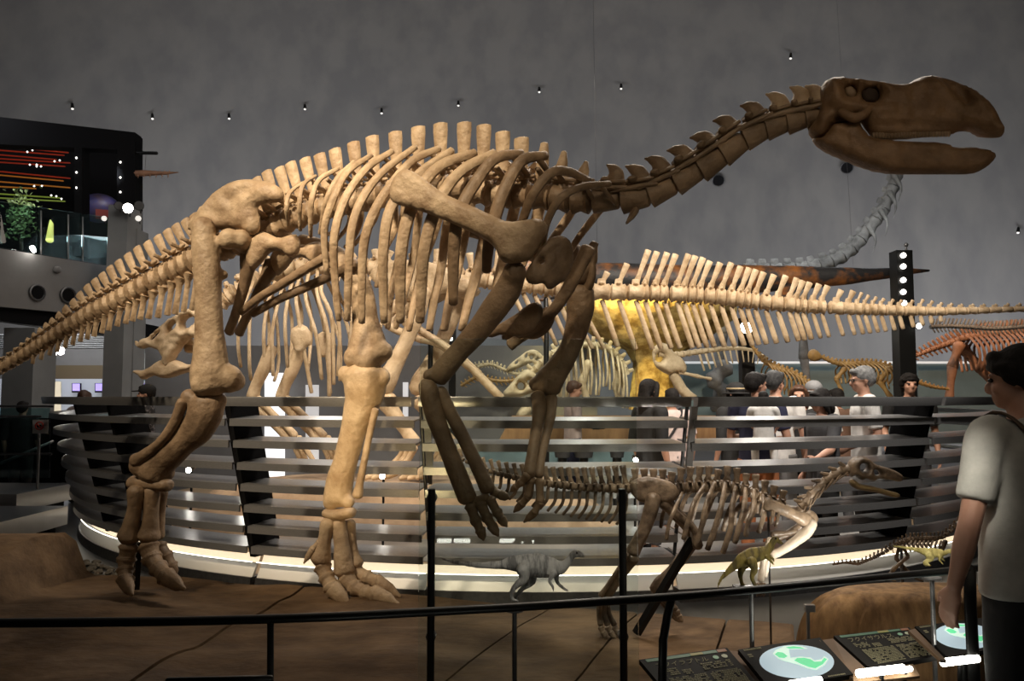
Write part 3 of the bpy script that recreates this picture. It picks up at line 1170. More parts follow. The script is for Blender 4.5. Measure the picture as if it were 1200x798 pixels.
# tall dark light masts
for px0, px1, ytop_, Y, lab, lamps in ((1054, 1073, 293, 10.6, 'black light mast with a column of spotlights at the right', ((1059, 299), (1059, 312), (1059, 328), (1059, 342), (1060, 355))),
                                       (526, 534, 352, 13.2, 'black light mast with four lamps behind the rear hip', ((528, 365), (528, 376), (528, 386), (528, 397))),
                                       (869, 884, 372, 12.6, 'black light mast behind the man carrying a child', ())):
    c = P((px0 + px1) / 2, ytop_, Y)
    t = empty('light_mast', (c.x, Y, 0), lab, 'mast', 'light masts in the hall')
    k = MB()
    x0, x1 = P(px0, 399, Y).x, P(px1, 399, Y).x
    k.box((x0, Y, 0), (x1, Y + (x1 - x0), c.z))
    k.build('mast', M['black'], t, smooth=False)
    for lx, ly in lamps:
        q = P(lx, ly, Y - .03)
        k = MB()
        k.tube([q + Vector((0, .05, 0)), q], [.03, .035], 10)
        k.build('lamp', M['lamp_soft'], t)
    if px0 > 1000:
        k = MB()
        q = P(1062, 287, Y + .1)
        k.tube([Vector((q.x, q.y, c.z)), q], .012, 6)
        k.ball(q, .03, 8, 6)
        k.build('top_lamp', M['steel'], t)
# bright naked spotlights
for px, py, Y, s, lab in ((875, 383, 12.5, 2.3, 'bright spotlight hanging below the rear tail'), (1077, 382, 10.55, .8, 'small bright spotlight beside the right light mast'),
                          (286, 556, 7.6, .9, 'bright floor spotlight behind the slats left of the far leg'), (221, 551, 7.9, .6, 'small bright floor spotlight beside the near leg'),
                          (448, 558, 7.6, .6, 'floor spotlight behind the slats right of the far leg'), (745, 539, 7.4, .5, 'small spotlight behind the slats under the dark-haired woman')):
    c = P(px, py, Y)
    t = empty('spotlight', c, lab, 'spotlight', 'bright spotlights among the exhibits')
    k = MB()
    k.tube([c, c + Vector((0, .12, .02))], [.05 * s, .035 * s], 12, cap=0)
    k.build('housing', M['black'], t)
    k = MB()
    k.tube([c, c + Vector((0, -.01, 0))], [.046 * s, .04 * s], 12, cap=0)
    k.build('lamp_lens', M['lamp'], t)
    k = MB()
    if py > 450:
        k.tube([c + Vector((0, .08, 0)), Vector((c.x, c.y + .08, .07))], .012, 6)
    else:
        k.tube([c + Vector((0, .08, 0)), c + Vector((-.05, .16, 0))], .012, 6)
    k.build('stem', M['black'], t)

# teal glass showcases along the far wall
M['teal_wall'] = mat('teal glass wall', (.16, .22, .23), (.22, .29, .30), .25, scale=.8)
for x0, x1, Y, lab in ((800, 868, 15.5, 'teal glass showcase front left of the mast behind the crowd'), (886, 1052, 15.8, 'teal glass showcase front behind the crowd'), (1076, 1230, 16.0, 'teal glass showcase front at the right edge')):
    t = empty('glass_showcase', P((x0 + x1) / 2, 460, Y), lab, 'showcase', 'teal glass showcases')
    k = MB()
    k.plate([P(x0, 520, Y), P(x1, 520, Y), P(x1, 425, Y), P(x0, 425, Y)], .2)
    k.build('glass_front', M['teal_wall'], t, smooth=False)
    k = MB()
    k.plate([P(x0, 426, Y - .25), P(x1, 426, Y - .25), P(x1, 423.5, Y - .25), P(x0, 423.5, Y - .25)], .1)
    k.build('lit_rail', glow('lit rail', (.75, .77, .78), .5), t, smooth=False)
# bright doorway and grey inner walls behind the rear ribs
k = MB()
k.plate([P(170, 600, 14.5), P(700, 600, 14.5), P(700, 405, 14.5), P(170, 405, 14.5)], .2)
tag(k.build('wall_inner', M['grey_wall'], smooth=False), 'grey inner wall behind the rear skeleton', kind='structure')
k = MB()
k.plate([P(310, 560, 14.2), P(333, 560, 14.2), P(333, 437, 14.2), P(310, 437, 14.2)], .05)
tag(k.build('window_1', glow('bright white opening', (.95, .97, 1), 1.0), smooth=False), 'bright white lit opening behind the rear ribs', kind='structure')
k = MB()
k.plate([P(358, 540, 14.2), P(373, 540, 14.2), P(373, 451, 14.2), P(358, 451, 14.2)], .05)
tag(k.build('window_2', glow('dim white opening', (.8, .8, .82), .4), smooth=False), 'narrow pale lit opening behind the rear ribs', kind='structure')
k = MB()
k.plate([P(472, 510, 14.2), P(478, 510, 14.2), P(478, 448, 14.2), P(472, 448, 14.2)], .05)
tag(k.build('window_3', glow('pale strip', (.8, .8, .82), .5), smooth=False), 'thin pale lit strip between the arms', kind='structure')
# ================================================================== BIG FRONT SKELETON
FP = Plane(P(290, 280, 5.4), math.radians(20))
big = empty('hadrosaur_skeleton', FP.on(300, 695, 0) * 1.0, 'large tan duck-billed dinosaur skeleton striding across the front, head at upper right', 'skeleton')
big.location.z = .2
UPZ = Vector((0, 0, 1))


def chain_pt(path, x):
    """path: list of (x, y) sorted by x"""
    if x <= path[0][0]:
        a, b = path[0], path[1]
    elif x >= path[-1][0]:
        a, b = path[-2], path[-1]
    else:
        for a, b in zip(path, path[1:]):
            if a[0] <= x <= b[0]:
                break
    t = (x - a[0]) / (b[0] - a[0])
    return a[1] + (b[1] - a[1]) * t


def limb(pl, root, name, pts, mt, off=0.0, voxel=None, knobs=(), flat=1.0, seg=12, n=18, offs=None, label=None, relax=3):
    """a long bone traced as (px, py, half width px); knobs: extra lobes (px, py, rx px, off metres)"""
    k = MB()
    q, r = [], []
    for i, (x, y, w_) in enumerate(pts):
        o = offs[i] if offs else off
        v = pl.on(x, y, o)
        q.append(v)
        r.append((w_ * scale_at(v), w_ * scale_at(v) * flat))
    d = (q[-1] - q[0]).normalized()
    k.tube(q, r, seg, n=n, up=pl.n, cap=.5)
    for x, y, w_, o in knobs:
        v = pl.on(x, y, o)
        s = w_ * scale_at(v)
        k.ball(v, (s, s * .9, s), 12, 8)
    o = k.build(name, mt, root, smooth='all', remesh=voxel, relax=relax)
    if label:
        o['label'] = label
    return o


CEN = [(-30, 453), (0, 433), (50, 403), (100, 371), (150, 345), (200, 319), (235, 300), (270, 288), (310, 272), (340, 258), (375, 246), (400, 240), (440, 230), (490, 221),
       (540, 220), (570, 226), (605, 229), (632, 230), (677, 235), (712, 234), (746, 233), (776, 223), (806, 207), (835, 190), (857, 174), (885, 157), (912, 147), (950, 138)]


def cen(x):
    return chain_pt(CEN, x)


def cen_dir(x):
    a, b = FP.on(x - 6, cen(x - 6)), FP.on(x + 6, cen(x + 6))
    return (b - a).normalized()


def vertebra(root, x, half_px, len_px, mt, proc=.10, arch=True, name='vertebra', prof=None):
    c = FP.on(x, cen(x))
    s = scale_at(c)
    t = cen_dir(x)
    u = FP.n.cross(t)
    u = u if u.z > 0 else -u
    L, h = len_px * s * .5, half_px * s
    k = MB()
    prof = prof or [(-1, .80), (-.8, 1.05), (0, .82), (.8, 1.05), (1, .80)]
    k.tube([c + t * (L * a) for a, b in prof], [(h * b * .92, h * b) for a, b in prof], 12, up=u, cap=.12)
    if arch:
        k.tube([c + u * h * .6, c + u * h * 1.75], [(h * .42, L * .62), (h * .30, L * .55)], 8, up=t, cap=.2)
        for sd in (1, -1):
            if proc:
                k.tube([c + u * h * 1.2, c + u * h * 1.55 + FP.n * sd * proc], [(L * .42, h * .22), (L * .3, h * .18)], 6, up=u, cap=.4)
            k.tube([c + u * h * 1.35 + FP.n * sd * h * .45 - t * L * .5, c + u * h * 1.35 + FP.n * sd * h * .55 + t * L * 1.35], [h * .2, h * .16], 6, cap=.5)
    return k.build(name, mt, root)


def blade(root, name, base, top, wpx, thick, mt, pl=FP, flare=1.12):
    """a flat bony spine from a base pixel to a top pixel, wpx wide"""
    a, b = pl.on(*base), pl.on(*top)
    s = scale_at(a)
    k = MB()
    d = (b - a).normalized()
    w = wpx * s * .5
    k.tube([a, a.lerp(b, .35), a.lerp(b, .85), b], [(w * .78, thick), (w * .86, thick * .85), (w * flare, thick * 1.05), (w * flare * .98, thick * 1.0)], 10, up=pl.n, cap=.35)
    return k.build(name, mt, root)


# back spines, from the tail to the shoulder
DORSAL = [(300, 204, 318), (312, 196, 330), (327, 192, 343), (340, 186, 356), (357, 181, 371), (374, 176, 386), (392, 170, 402), (414, 162, 421), (436, 155, 441), (463, 150, 466),
          (490, 144, 491), (516, 140, 517), (544, 139, 543), (567, 142, 566), (589, 150, 589), (611, 157, 612)]
for i, (tx, ty, cx) in enumerate(DORSAL):
    wpx = 13 + min(4, i * .4)
    vertebra(big, cx, 13 + min(3, i * .3), 22 if i > 8 else 17, M['bone'] if cx < 600 else M['bone_dark'], proc=.16)  # darker copy past the shoulder paints the light falling off
    by = cen(cx) - 16
    blade(big, 'neural_spine', (cx - (cx - tx) * .18, by), (tx, ty + 5), wpx, .018, M['bone'])
for cx, tx, ty, w0, w1 in ((636, 638, 168, 15, 14), (657, 661, 178, 14, 10), (681, 687, 190, 14, 8)):
    vertebra(big, cx, 16, 24, M['bone_dark'], proc=.16)
    a, b = FP.on(cx - 2, cen(cx) - 16), FP.on(tx, ty)
    s = scale_at(a)
    k = MB()
    k.tube([a, a.lerp(b, .6), b], [(w0 * .6 * s, .02), (w0 * .5 * s, .018), (w1 * .35 * s, .014)], 10, n=7, up=FP.n, cap=.4)
    k.build('neural_spine', M['bone'], big)
# sacrum and hip block hidden between the hip bones
for cx in (255, 272, 289, 304):
    vertebra(big, cx, 15, 17, M['bone'], proc=.17)
# tail
TAIL = [(226, 249), (216, 255), (205, 261), (195, 267), (184, 274), (172, 281), (160, 287), (149, 295), (138, 303), (128, 310), (119, 318), (110, 325), (101, 332), (92, 341), (84, 350),
        (75, 358), (67, 366), (59, 373), (52, 379), (45, 385), (38, 391), (31, 397), (24, 403), (17, 410), (9, 417), (1, 424), (-8, 431), (-17, 438)]
prev = 246
for i, (tx, ty) in enumerate(TAIL):
    f = max(0, 1 - i / 27)
    cx = tx + 5 + 11 * f
    half = 6.0 + 8.5 * f
    vertebra(big, cx, half, max(8.5, (prev - cx) * 1.02), M['bone'], proc=.03 + .10 * f * f)
    prev = cx
    blade(big, 'neural_spine', (cx - 2, cen(cx) - half * 1.25), (tx, ty + 3), 7.5 + 4.5 * f, .008 + .009 * f, M['bone'])
CHEV = [(225, 365), (215, 367), (205, 370), (196, 371), (185, 374), (174, 375), (164, 376), (155, 378), (147, 381), (137, 384), (127, 389), (119, 392), (110, 396), (102, 399), (94, 402), (85, 406), (76, 409), (67, 414), (58, 418), (48, 423), (38, 428)]
for i, (bx, by) in enumerate(CHEV):
    f = 1 - i / 24
    tx = bx + 1 + 6 * f
    ty = cen(tx) + 5 + 9 * f
    a, b = FP.on(tx, ty), FP.on(bx, by - 2)
    s = scale_at(a)
    k = MB()
    w = (5.4 if i > 1 else 4.5) * (0.5 + .5 * f) * s
    k.tube([a, a.lerp(b, .2), a.lerp(b, .5), b], [(w * 1.5, .035 * f + .01), (w * .9, .016), (w * .8, .012), (w * 1.05, .010)], 8, up=FP.n, cap=.4)
    k.build('chevron', M['bone'], big)
# neck
NECK = [(711, 33, 14.5, (715, 195)), (745, 35, 14.5, (737, 196)), (776, 34, 14, (760, 186)), (806, 35, 14.5, (786, 176)), (834, 34, 15, (813, 161)), (859, 32, 15, (840, 141)), (886, 31, 14, (872, 124)), (911, 28, 13, (902, 111)), (934, 24, 13, (930, 103)), (953, 18, 12, (948, 102))]
for i, (cx, ln, half, tp) in enumerate(NECK):
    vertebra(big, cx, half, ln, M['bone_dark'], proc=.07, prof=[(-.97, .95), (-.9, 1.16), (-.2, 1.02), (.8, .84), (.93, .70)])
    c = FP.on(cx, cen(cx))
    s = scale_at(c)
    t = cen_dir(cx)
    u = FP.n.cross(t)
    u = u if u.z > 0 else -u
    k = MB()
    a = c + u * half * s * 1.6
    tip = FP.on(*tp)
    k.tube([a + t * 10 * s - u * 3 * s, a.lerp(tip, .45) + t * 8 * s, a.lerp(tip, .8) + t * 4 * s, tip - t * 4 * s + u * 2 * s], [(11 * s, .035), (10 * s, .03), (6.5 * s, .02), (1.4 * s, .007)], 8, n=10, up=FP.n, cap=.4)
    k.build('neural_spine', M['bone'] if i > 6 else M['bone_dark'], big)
    for sd in (1, -1):
        k = MB()
        a = c + u * half * s * .75 + FP.n * (sd * half * s * .9)
        k.tube([a + t * ln * s * .8, a, a - t * ln * s * .75 - u * 2 * s], [2.4 * s, 3.0 * s, 1.2 * s], 7, n=8)
        k.build('cervical_rib', M['bone_dark'], big)
k = MB()
k.tube([FP.on(745, 246, .05), FP.on(740, 254, .09), FP.on(734, 262, .12)], [.022, .018, .006], 6)
k.build('cervical_rib', M['bone_dark'], big)

# ribs: traced on the near side, mirrored for the far side
RIBS = [([(355, 214), (339, 227), (336, 245), (338, 264)], 3.0), ([(370, 206), (355, 217), (351, 240), (352, 270)], 3.2), ([(397, 197), (375, 210), (366, 230), (364, 255), (364, 277)], 3.4),
        ([(415, 189), (395, 210), (382, 237), (375, 274)], 3.6), ([(435, 182), (407, 202), (390, 235), (380, 270), (383, 321)], 4.6), ([(460, 177), (430, 197), (405, 232), (392, 275), (392, 320), (397, 375)], 5.0),
        ([(487, 172), (450, 200), (425, 232), (412, 270), (408, 330), (407, 375)], 5.2), ([(515, 174), (485, 187), (462, 212), (440, 245), (427, 282), (424, 330), (424, 378)], 5.6),
        ([(530, 176), (495, 200), (470, 225), (455, 252), (449, 295), (449, 335), (450, 377)], 6.2), ([(557, 179), (520, 192), (497, 214), (478, 255), (470, 295), (469, 335), (469, 377)], 7.2),
        ([(580, 179), (545, 197), (522, 222), (505, 260), (496, 300), (494, 335), (492, 377)], 7.2), ([(612, 180), (580, 186), (555, 217), (540, 245), (533, 275), (531, 315), (531, 356)], 7.4),
        ([(640, 182), (612, 188), (592, 220), (580, 254), (572, 290), (570, 318)], 7.4), ([(690, 212), (665, 201), (645, 203), (625, 227), (612, 259), (606, 282)], 5.6), ([(715, 215), (682, 219), (657, 232), (641, 260), (636, 290)], 4.6)]
for i, (pts, wpx) in enumerate(RIBS):
    m = len(pts)
    amp = (.30 if i < 4 else .40 if i < 12 else .33)
    q, r = [], []
    for j, (x, y) in enumerate(pts):
        t = j / (m - 1)
        off = .13 + (amp - .13) * math.sin(min(1, t / .62) * math.pi / 2) - (.10 * max(0, t - .62) / .38)
        v = FP.on(x, y, off)
        q.append(v)
        e = .8 + .35 * math.sin(t * math.pi)
        r.append((wpx * e * scale_at(v), wpx * .7 * e * scale_at(v)))
    for side in (0, 1):
        qq = q if side == 0 else [FP.mirror(v) for v in q]
        k = MB()
        k.tube(qq, r, 9, n=max(14, m * 4), up=FP.n if side == 0 else FP.n, cap=.5)
        head = qq[0]
        inn = FP.on(pts[0][0] + 6, pts[0][1] + 24 + (0 if i > 3 else -4), .05 if side == 0 else -.05)
        nx = qq[0].lerp(qq[1], .35)
        k.tube([nx, inn], [r[0][0] * .8, r[0][0] * .6], 6)
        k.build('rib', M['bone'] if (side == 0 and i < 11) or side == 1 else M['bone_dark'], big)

# hips
ILIUM = [(219, 268), (226, 253), (235, 245), (246, 231), (257, 221), (272, 213), (287, 210), (312, 212), (326, 218), (333, 226), (331, 236), (318, 238), (306, 239), (301, 244), (305, 258), (304, 270), (296, 277), (284, 268), (268, 267), (250, 271), (236, 265), (226, 271)]
for side, nm in ((.17, 1), (-.17, -1)):
    k = MB()
    inflate(k, ILIUM, lambda x, y: FP.on(x, y, .17) if side > 0 else FP.mirror(FP.on(x, y, .17)), .05, 16, 4.5, nrm=FP.n, relief=lambda x, y: 1 + .5 * noise.noise(Vector((x * .06, y * .08, 2))))
    k.build('ilium', M['bone'], big, smooth='all')
PUBIS = [(289, 291), (298, 277), (307, 271), (316, 274), (327, 280), (341, 275), (349, 275), (352, 286), (348, 300), (340, 302), (330, 294), (318, 294), (311, 302), (302, 313), (295, 318), (289, 306)]
for side in (1, -1):
    k = MB()
    inflate(k, PUBIS, lambda x, y: FP.on(x, y, .13) if side > 0 else FP.mirror(FP.on(x, y, .13)), .045, 9, 3.5, nrm=FP.n)
    k.build('pubis', M['bone'], big, smooth='all')
    k = MB()
    q = [FP.on(x, y, o) for x, y, o in ((292, 300, .13), (287, 330, .09), (276, 368, .06), (268, 390, .05))]
    if side < 0:
        q = [FP.mirror(v) for v in q]
    k.tube(q, [(.075, .035), (.045, .028), (.034, .025), (.036, .026)], 9, n=14, up=FP.n)
    k.build('ischium', M['bone_dark'], big, smooth='all')
    k = MB()
    q = [FP.on(x, y, o) for x, y, o in ((385, 300, .16), (362, 313, .15), (335, 330, .12), (305, 348, .09), (282, 366, .06))]
    if side < 0:
        q = [FP.mirror(v) for v in q]
    k.tube(q, [(.036, .028), (.033, .026), (.032, .024), (.030, .022), (.028, .020)], 9, n=16, up=FP.n)
    k.build('postpubic_rod', M['bone_dark'], big, smooth='all')

# near hind leg
limb(FP, big, 'femur', [(238, 268, 15), (240, 290, 17), (243, 320, 17.5), (244, 350, 17), (245, 385, 18), (246, 412, 21), (246, 438, 26), (246, 455, 23)], M['bone'], .28, .014,
     knobs=((238, 268, 15, .27), (268, 280, 13, .24), (282, 281, 13, .19), (288, 286, 13, .14), (268, 444, 17, .24), (276, 447, 12, .20), (238, 450, 15, .32), (262, 322, 6, .22)), flat=.78, label='thigh bone of the near hind leg')
limb(FP, big, 'tibia', [(243, 468, 21), (241, 480, 23), (232, 500, 21), (214, 517, 18), (196, 534, 19), (183, 545, 22), (178, 556, 23)], M['bone_dark'], .26, .014,
     knobs=((222, 466, 11, .30), (253, 470, 13, .24), (165, 545, 14, .30), (192, 553, 13, .24)), flat=.8)
limb(FP, big, 'fibula', [(214, 470, 7), (205, 495, 7), (188, 518, 6), (168, 535, 8), (158, 540, 9)], M['bone_dark'], .34, .012, seg=8)
limb(FP, big, 'astragalus', [(156, 566, 9), (176, 566, 10), (197, 569, 8)], M['bone_dark'], .26, .012, flat=1.3, seg=10, n=8)
for pts, off in ((((160, 574, 11), (158, 595, 8.5), (154, 615, 10), (151, 630, 14)), .33), (((178, 574, 10), (177, 598, 9), (176, 615, 10), (174, 629, 14)), .27), (((191, 576, 6), (189, 598, 5), (186, 615, 7), (184, 628, 9)), .17)):
    limb(FP, big, 'metatarsal', pts, M['bone_dark'], off, .011, flat=1.0, seg=10, n=12, relax=2)


def toe(pl, root, pts, offs, mt, name='toe', voxel=.010):
    t = None
    for i in range(len(pts) - 1):
        (x0, y0, w0), (x1, y1, w1) = pts[i], pts[i + 1]
        a, b = pl.on(x0, y0, offs[i]), pl.on(x1, y1, offs[i + 1])
        s = scale_at(a)
        d = (b - a)
        k = MB()
        last = i == len(pts) - 2
        if last:
            k.tube([a, a.lerp(b, .5), b], [(w0 * s, w0 * s * .8), (w0 * s * .85, w0 * s * .6), (w0 * s * .25, w0 * s * .2)], 9, n=8, up=pl.n)
        else:
            k.tube([a + d * .04, a.lerp(b, .3), a.lerp(b, .7), b - d * .04], [w0 * s * 1.02, w0 * s * .82, w1 * s * .82, w1 * s * 1.06], 9, n=9)
        o = k.build(name if t is None else 'phalanx', mt, t or root, smooth='all')
        t = t or o


toe(FP, big, [(151, 641, 12), (148, 656, 11), (147, 668, 10), (147, 680, 10), (155, 697, 8)], [.33, .34, .36, .40, .46], M['bone_dark'])
toe(FP, big, [(174, 640, 13), (178, 654, 12), (186, 666, 11), (195, 676, 11), (216, 690, 8)], [.27, .28, .30, .33, .37], M['bone_dark'])
toe(FP, big, [(187, 640, 9), (194, 652, 9), (201, 664, 8), (206, 676, 6)], [.17, .17, .17, .17], M['bone_dark'])
k = MB()
a, b = FP.on(162, 636, .22), FP.on(159, 690, .22)
k.tube([a, b], [(.030, .012), (.034, .012)], 4, up=FP.n)
k.build('support_rod', M['black'], big, smooth=False)

# far hind leg
limb(FP, big, 'femur', [(352, 285, 12), (385, 297, 14), (412, 318, 15), (424, 345, 15), (428, 375, 16), (431, 400, 22), (431, 418, 28)], M['bone'], -.24, .014,
     knobs=((416, 419, 14, -.20), (449, 412, 12, -.24), (430, 420, 16, -.18)), flat=.85, label='thigh bone of the far hind leg')
limb(FP, big, 'tibia', [(427, 437, 27), (428, 455, 26), (423, 478, 21), (413, 510, 16), (405, 540, 15), (398, 565, 17), (396, 586, 18)], M['bone_pale'], -.22, .014,  # paler bone paints the strong light on this shin
     knobs=((405, 438, 10, -.18), (446, 442, 12, -.22), (388, 588, 10, -.2), (408, 588, 8, -.2)), flat=.85, label='shin bone of the far hind leg, light painted pale')
limb(FP, big, 'fibula', [(440, 480, 5), (434, 505, 4.5), (428, 535, 4.5), (422, 565, 5), (419, 581, 7)], M['bone'], -.16, .010, seg=8)
limb(FP, big, 'astragalus', [(382, 601, 6), (396, 603, 7), (412, 600, 7)], M['bone'], -.2, .012, flat=1.6, seg=10, n=8)
for pts, off in ((((384, 612, 9), (381, 630, 8), (378, 645, 10), (376, 656, 13)), -.16), (((397, 612, 9), (400, 635, 9), (402, 655, 11), (404, 670, 13)), -.20), (((410, 612, 7), (411, 635, 7), (413, 650, 8), (416, 662, 11)), -.27)):
    limb(FP, big, 'metatarsal', pts, M['bone'], off, .011, seg=10, n=12, relax=2)
toe(FP, big, [(375, 636, 5), (366, 644, 4.5), (356, 660, 4)], [-.14, -.12, -.10], M['bone'])
toe(FP, big, [(378, 664, 11), (383, 677, 10), (389, 688, 11), (410, 711, 9)], [-.16, -.14, -.12, -.08], M['bone'])
toe(FP, big, [(406, 678, 12), (416, 689, 10), (428, 694, 9), (440, 696, 10), (467, 708, 8)], [-.20, -.18, -.17, -.16, -.14], M['bone'])
toe(FP, big, [(418, 670, 9), (430, 677, 9), (442, 682, 9), (469, 699, 7)], [-.27, -.26, -.26, -.25], M['bone'])
k = MB()
k.tube([FP.on(398, 664, -.28), FP.on(398, 692, -.28)], .012, 6)
k.build('support_rod', M['black'], big, smooth=False)

# shoulder
SCAP = [(469, 199), (479, 198), (491, 205), (505, 216), (520, 227), (536, 234), (552, 241), (580, 254), (596, 261), (616, 258), (633, 256), (641, 262), (641, 270), (634, 286), (621, 305), (608, 308), (592, 309), (585, 302), (582, 292), (570, 281),
        (545, 269), (515, 255), (489, 246), (462, 239), (456, 230), (459, 212)]
CORA = [(652, 276), (662, 277), (669, 283), (672, 297), (671, 309), (666, 323), (655, 333), (643, 341), (637, 331), (626, 334), (617, 331), (616, 319), (627, 301), (640, 283)]
HOLE = [(632, 304), (637, 303), (639, 307), (635, 310), (631, 308)]
STERN = [(570, 388), (590, 377), (605, 368), (617, 358), (628, 353), (636, 358), (636, 370), (629, 384), (617, 393), (606, 395), (590, 391), (572, 397)]
for side in (1, -1):
    f = (lambda o: (lambda x, y: FP.on(x, y, o))) if side > 0 else (lambda o: (lambda x, y: FP.mirror(FP.on(x, y, o))))
    k = MB()
    inflate(k, SCAP, lambda x, y: f(.46 - .10 * max(0, (x - 560) / 80))(x, y), lambda x, y: .030 + .045 * max(0, min(1, (x - 520) / 90)), 11, 4.5, nrm=FP.n)
    k.build('scapula', M['bone'] if side > 0 else M['bone_dark'], big, smooth='all')
    k = MB()
    inflate(k, CORA, lambda x, y: f(.36 - .10 * max(0, (x - 630) / 40))(x, y), .04, 9, 3.5, holes=[HOLE], nrm=FP.n)
    k.build('coracoid', M['bone_dark'], big, smooth='all')
    k = MB()
    inflate(k, STERN, f(.12), .02, 6, 3.5, nrm=FP.n)
    k.build('sternal_plate', M['bone_dark'], big, smooth='all')
# far sternal bar and far shoulder edge in view in front of the chest
limb(FP, big, 'clavicle', [(690, 290, 10), (670, 330, 9), (650, 362, 8), (625, 385, 7), (604, 400, 7), (597, 405, 8)], M['bone_dark'], -.05, .011, flat=.5)
limb(FP, big, 'coracoid', [(697, 284, 6), (688, 305, 13), (676, 325, 13)], M['bone_dark'], -.26, .012, flat=.5)

# arms
limb(FP, big, 'humerus', [(602, 322, 15), (595, 340, 17), (582, 358, 17), (562, 385, 15), (538, 412, 13), (521, 432, 14), (512, 443, 13)], M['bone_dark'], .32, .012, knobs=((603, 320, 15, .34), (503, 440, 8, .34), (521, 440, 9, .28)), flat=.75, label='upper arm bone of the near arm')
limb(FP, big, 'ulna', [(499, 448, 10), (503, 460, 13), (509, 485, 12), (522, 520, 11), (538, 560, 12), (548, 585, 12)], M['bone_dark'], .34, .011, flat=.9, seg=9)
limb(FP, big, 'radius', [(515, 457, 9), (526, 480, 8.5), (544, 515, 8.5), (560, 548, 9), (572, 574, 10)], M['bone_dark'], .30, .011, flat=.9, seg=9)
limb(FP, big, 'carpal', [(549, 588, 5), (560, 586, 6), (571, 582, 5)], M['bone_dark'], .32, .010, flat=1, seg=8, n=6)
for pts, offs in (([(551, 592, 7.5), (558, 611, 7), (563, 622, 6.5), (567, 633, 4.5)], [.34] * 4), ([(563, 590, 8), (571, 607, 7), (577, 617, 6.5), (584, 628, 4.5)], [.32] * 4),
                  ([(574, 585, 7), (583, 601, 6.5), (588, 609, 6), (594, 617, 4.5)], [.29] * 4), ([(578, 576, 7), (588, 580, 6), (597, 584, 5)], [.25] * 3)):
    toe(FP, big, pts, offs, M['bone_dark'], 'finger')
limb(FP, big, 'humerus', [(680, 340, 17), (680, 360, 17.5), (677, 380, 15), (668, 408, 13), (655, 430, 15), (643, 447, 18), (638, 455, 16)], M['bone_dark'], -.30, .012, knobs=((628, 450, 9, -.28), (650, 456, 8, -.32)), flat=.75, label='upper arm bone of the far arm')
limb(FP, big, 'ulna', [(630, 463, 9), (632, 478, 9), (629, 500, 7), (624, 530, 7), (620, 556, 8)], M['bone_dark'], offs=[-.26, -.22, -.16, -.08, -.02], voxel= .011, seg=9)
limb(FP, big, 'radius', [(646, 465, 8), (645, 485, 7), (640, 510, 6), (634, 535, 6), (631, 557, 7)], M['bone_dark'], offs=[-.31, -.26, -.20, -.12, -.06], voxel= .011, seg=9)
for pts, offs in (([(618, 557, 6), (610, 566, 5), (604, 571, 4.5), (598, 576, 4)], [0] * 4), ([(622, 562, 6), (618, 582, 5), (611, 591, 5), (602, 600, 4)], [-.03] * 4),
                  ([(632, 562, 6), (633, 588, 5.5), (626, 601, 5), (614, 612, 4)], [-.06] * 4)):
    toe(FP, big, pts, offs, M['bone_dark'], 'finger')

# skull
SK_UP = [(960, 107), (963, 101), (968, 96), (975, 92), (987, 92), (1000, 94), (1012, 96), (1026, 98), (1040, 99), (1052, 101), (1061, 101), (1072, 94), (1082, 90), (1093, 89), (1108, 92), (1120, 96), (1132, 102), (1143, 108), (1152, 115), (1160, 123), (1167, 133), (1172, 145),
         (1177, 154), (1174, 160), (1166, 161), (1156, 161), (1146, 159), (1135, 153), (1121, 154), (1117, 157), (1100, 159), (1075, 161), (1055, 163), (1036, 163), (1022, 161), (1013, 150), (1009, 142), (995, 144), (976, 146), (973, 156), (963, 165), (952, 163), (946, 155), (951, 147), (957, 140), (961, 125)]
SK_LOW = [(950, 162), (963, 164), (972, 152), (976, 147), (992, 145), (1006, 142), (1012, 153), (1020, 162), (1040, 165), (1075, 167), (1100, 168), (1111, 169), (1117, 174), (1130, 174), (1145, 174), (1158, 176), (1168, 182), (1163, 190), (1151, 199), (1138, 204), (1112, 204), (1080, 204), (1050, 204), (1025, 201), (1000, 192), (976, 182), (957, 172)]
FEN = [(990, 103), (997, 101), (1003, 105), (1004, 112), (1000, 117), (994, 116), (990, 110)]
ORB = [(1011, 106), (1019, 103), (1028, 106), (1031, 114), (1027, 121), (1019, 122), (1012, 120), (1009, 113)]
SHOLE = [(974, 151), (978, 150), (976, 156), (973, 157)]


def sk_thick(x, y):
    t = .12 - .05 * max(0, min(1, (x - 1000) / 100)) + .035 * max(0, min(1, (x - 1120) / 50))
    return t * (.75 if y < 100 else 1)


def sk_relief(x, y):
    d = edge_dist([(1105, 94), (1118, 101), (1128, 112), (1133, 122), (1131, 123), (1124, 114), (1113, 104)], x, y)
    return (1 - .72 * math.exp(-(d / 4.5) ** 2)) * (1 + .18 * noise.noise(Vector((x * .08, y * .1, 5)))) * (1 - .28 * math.exp(-((y - 152 + (x - 1020) * .01) / 4) ** 2) * (1 if 1015 < x < 1125 else 0))


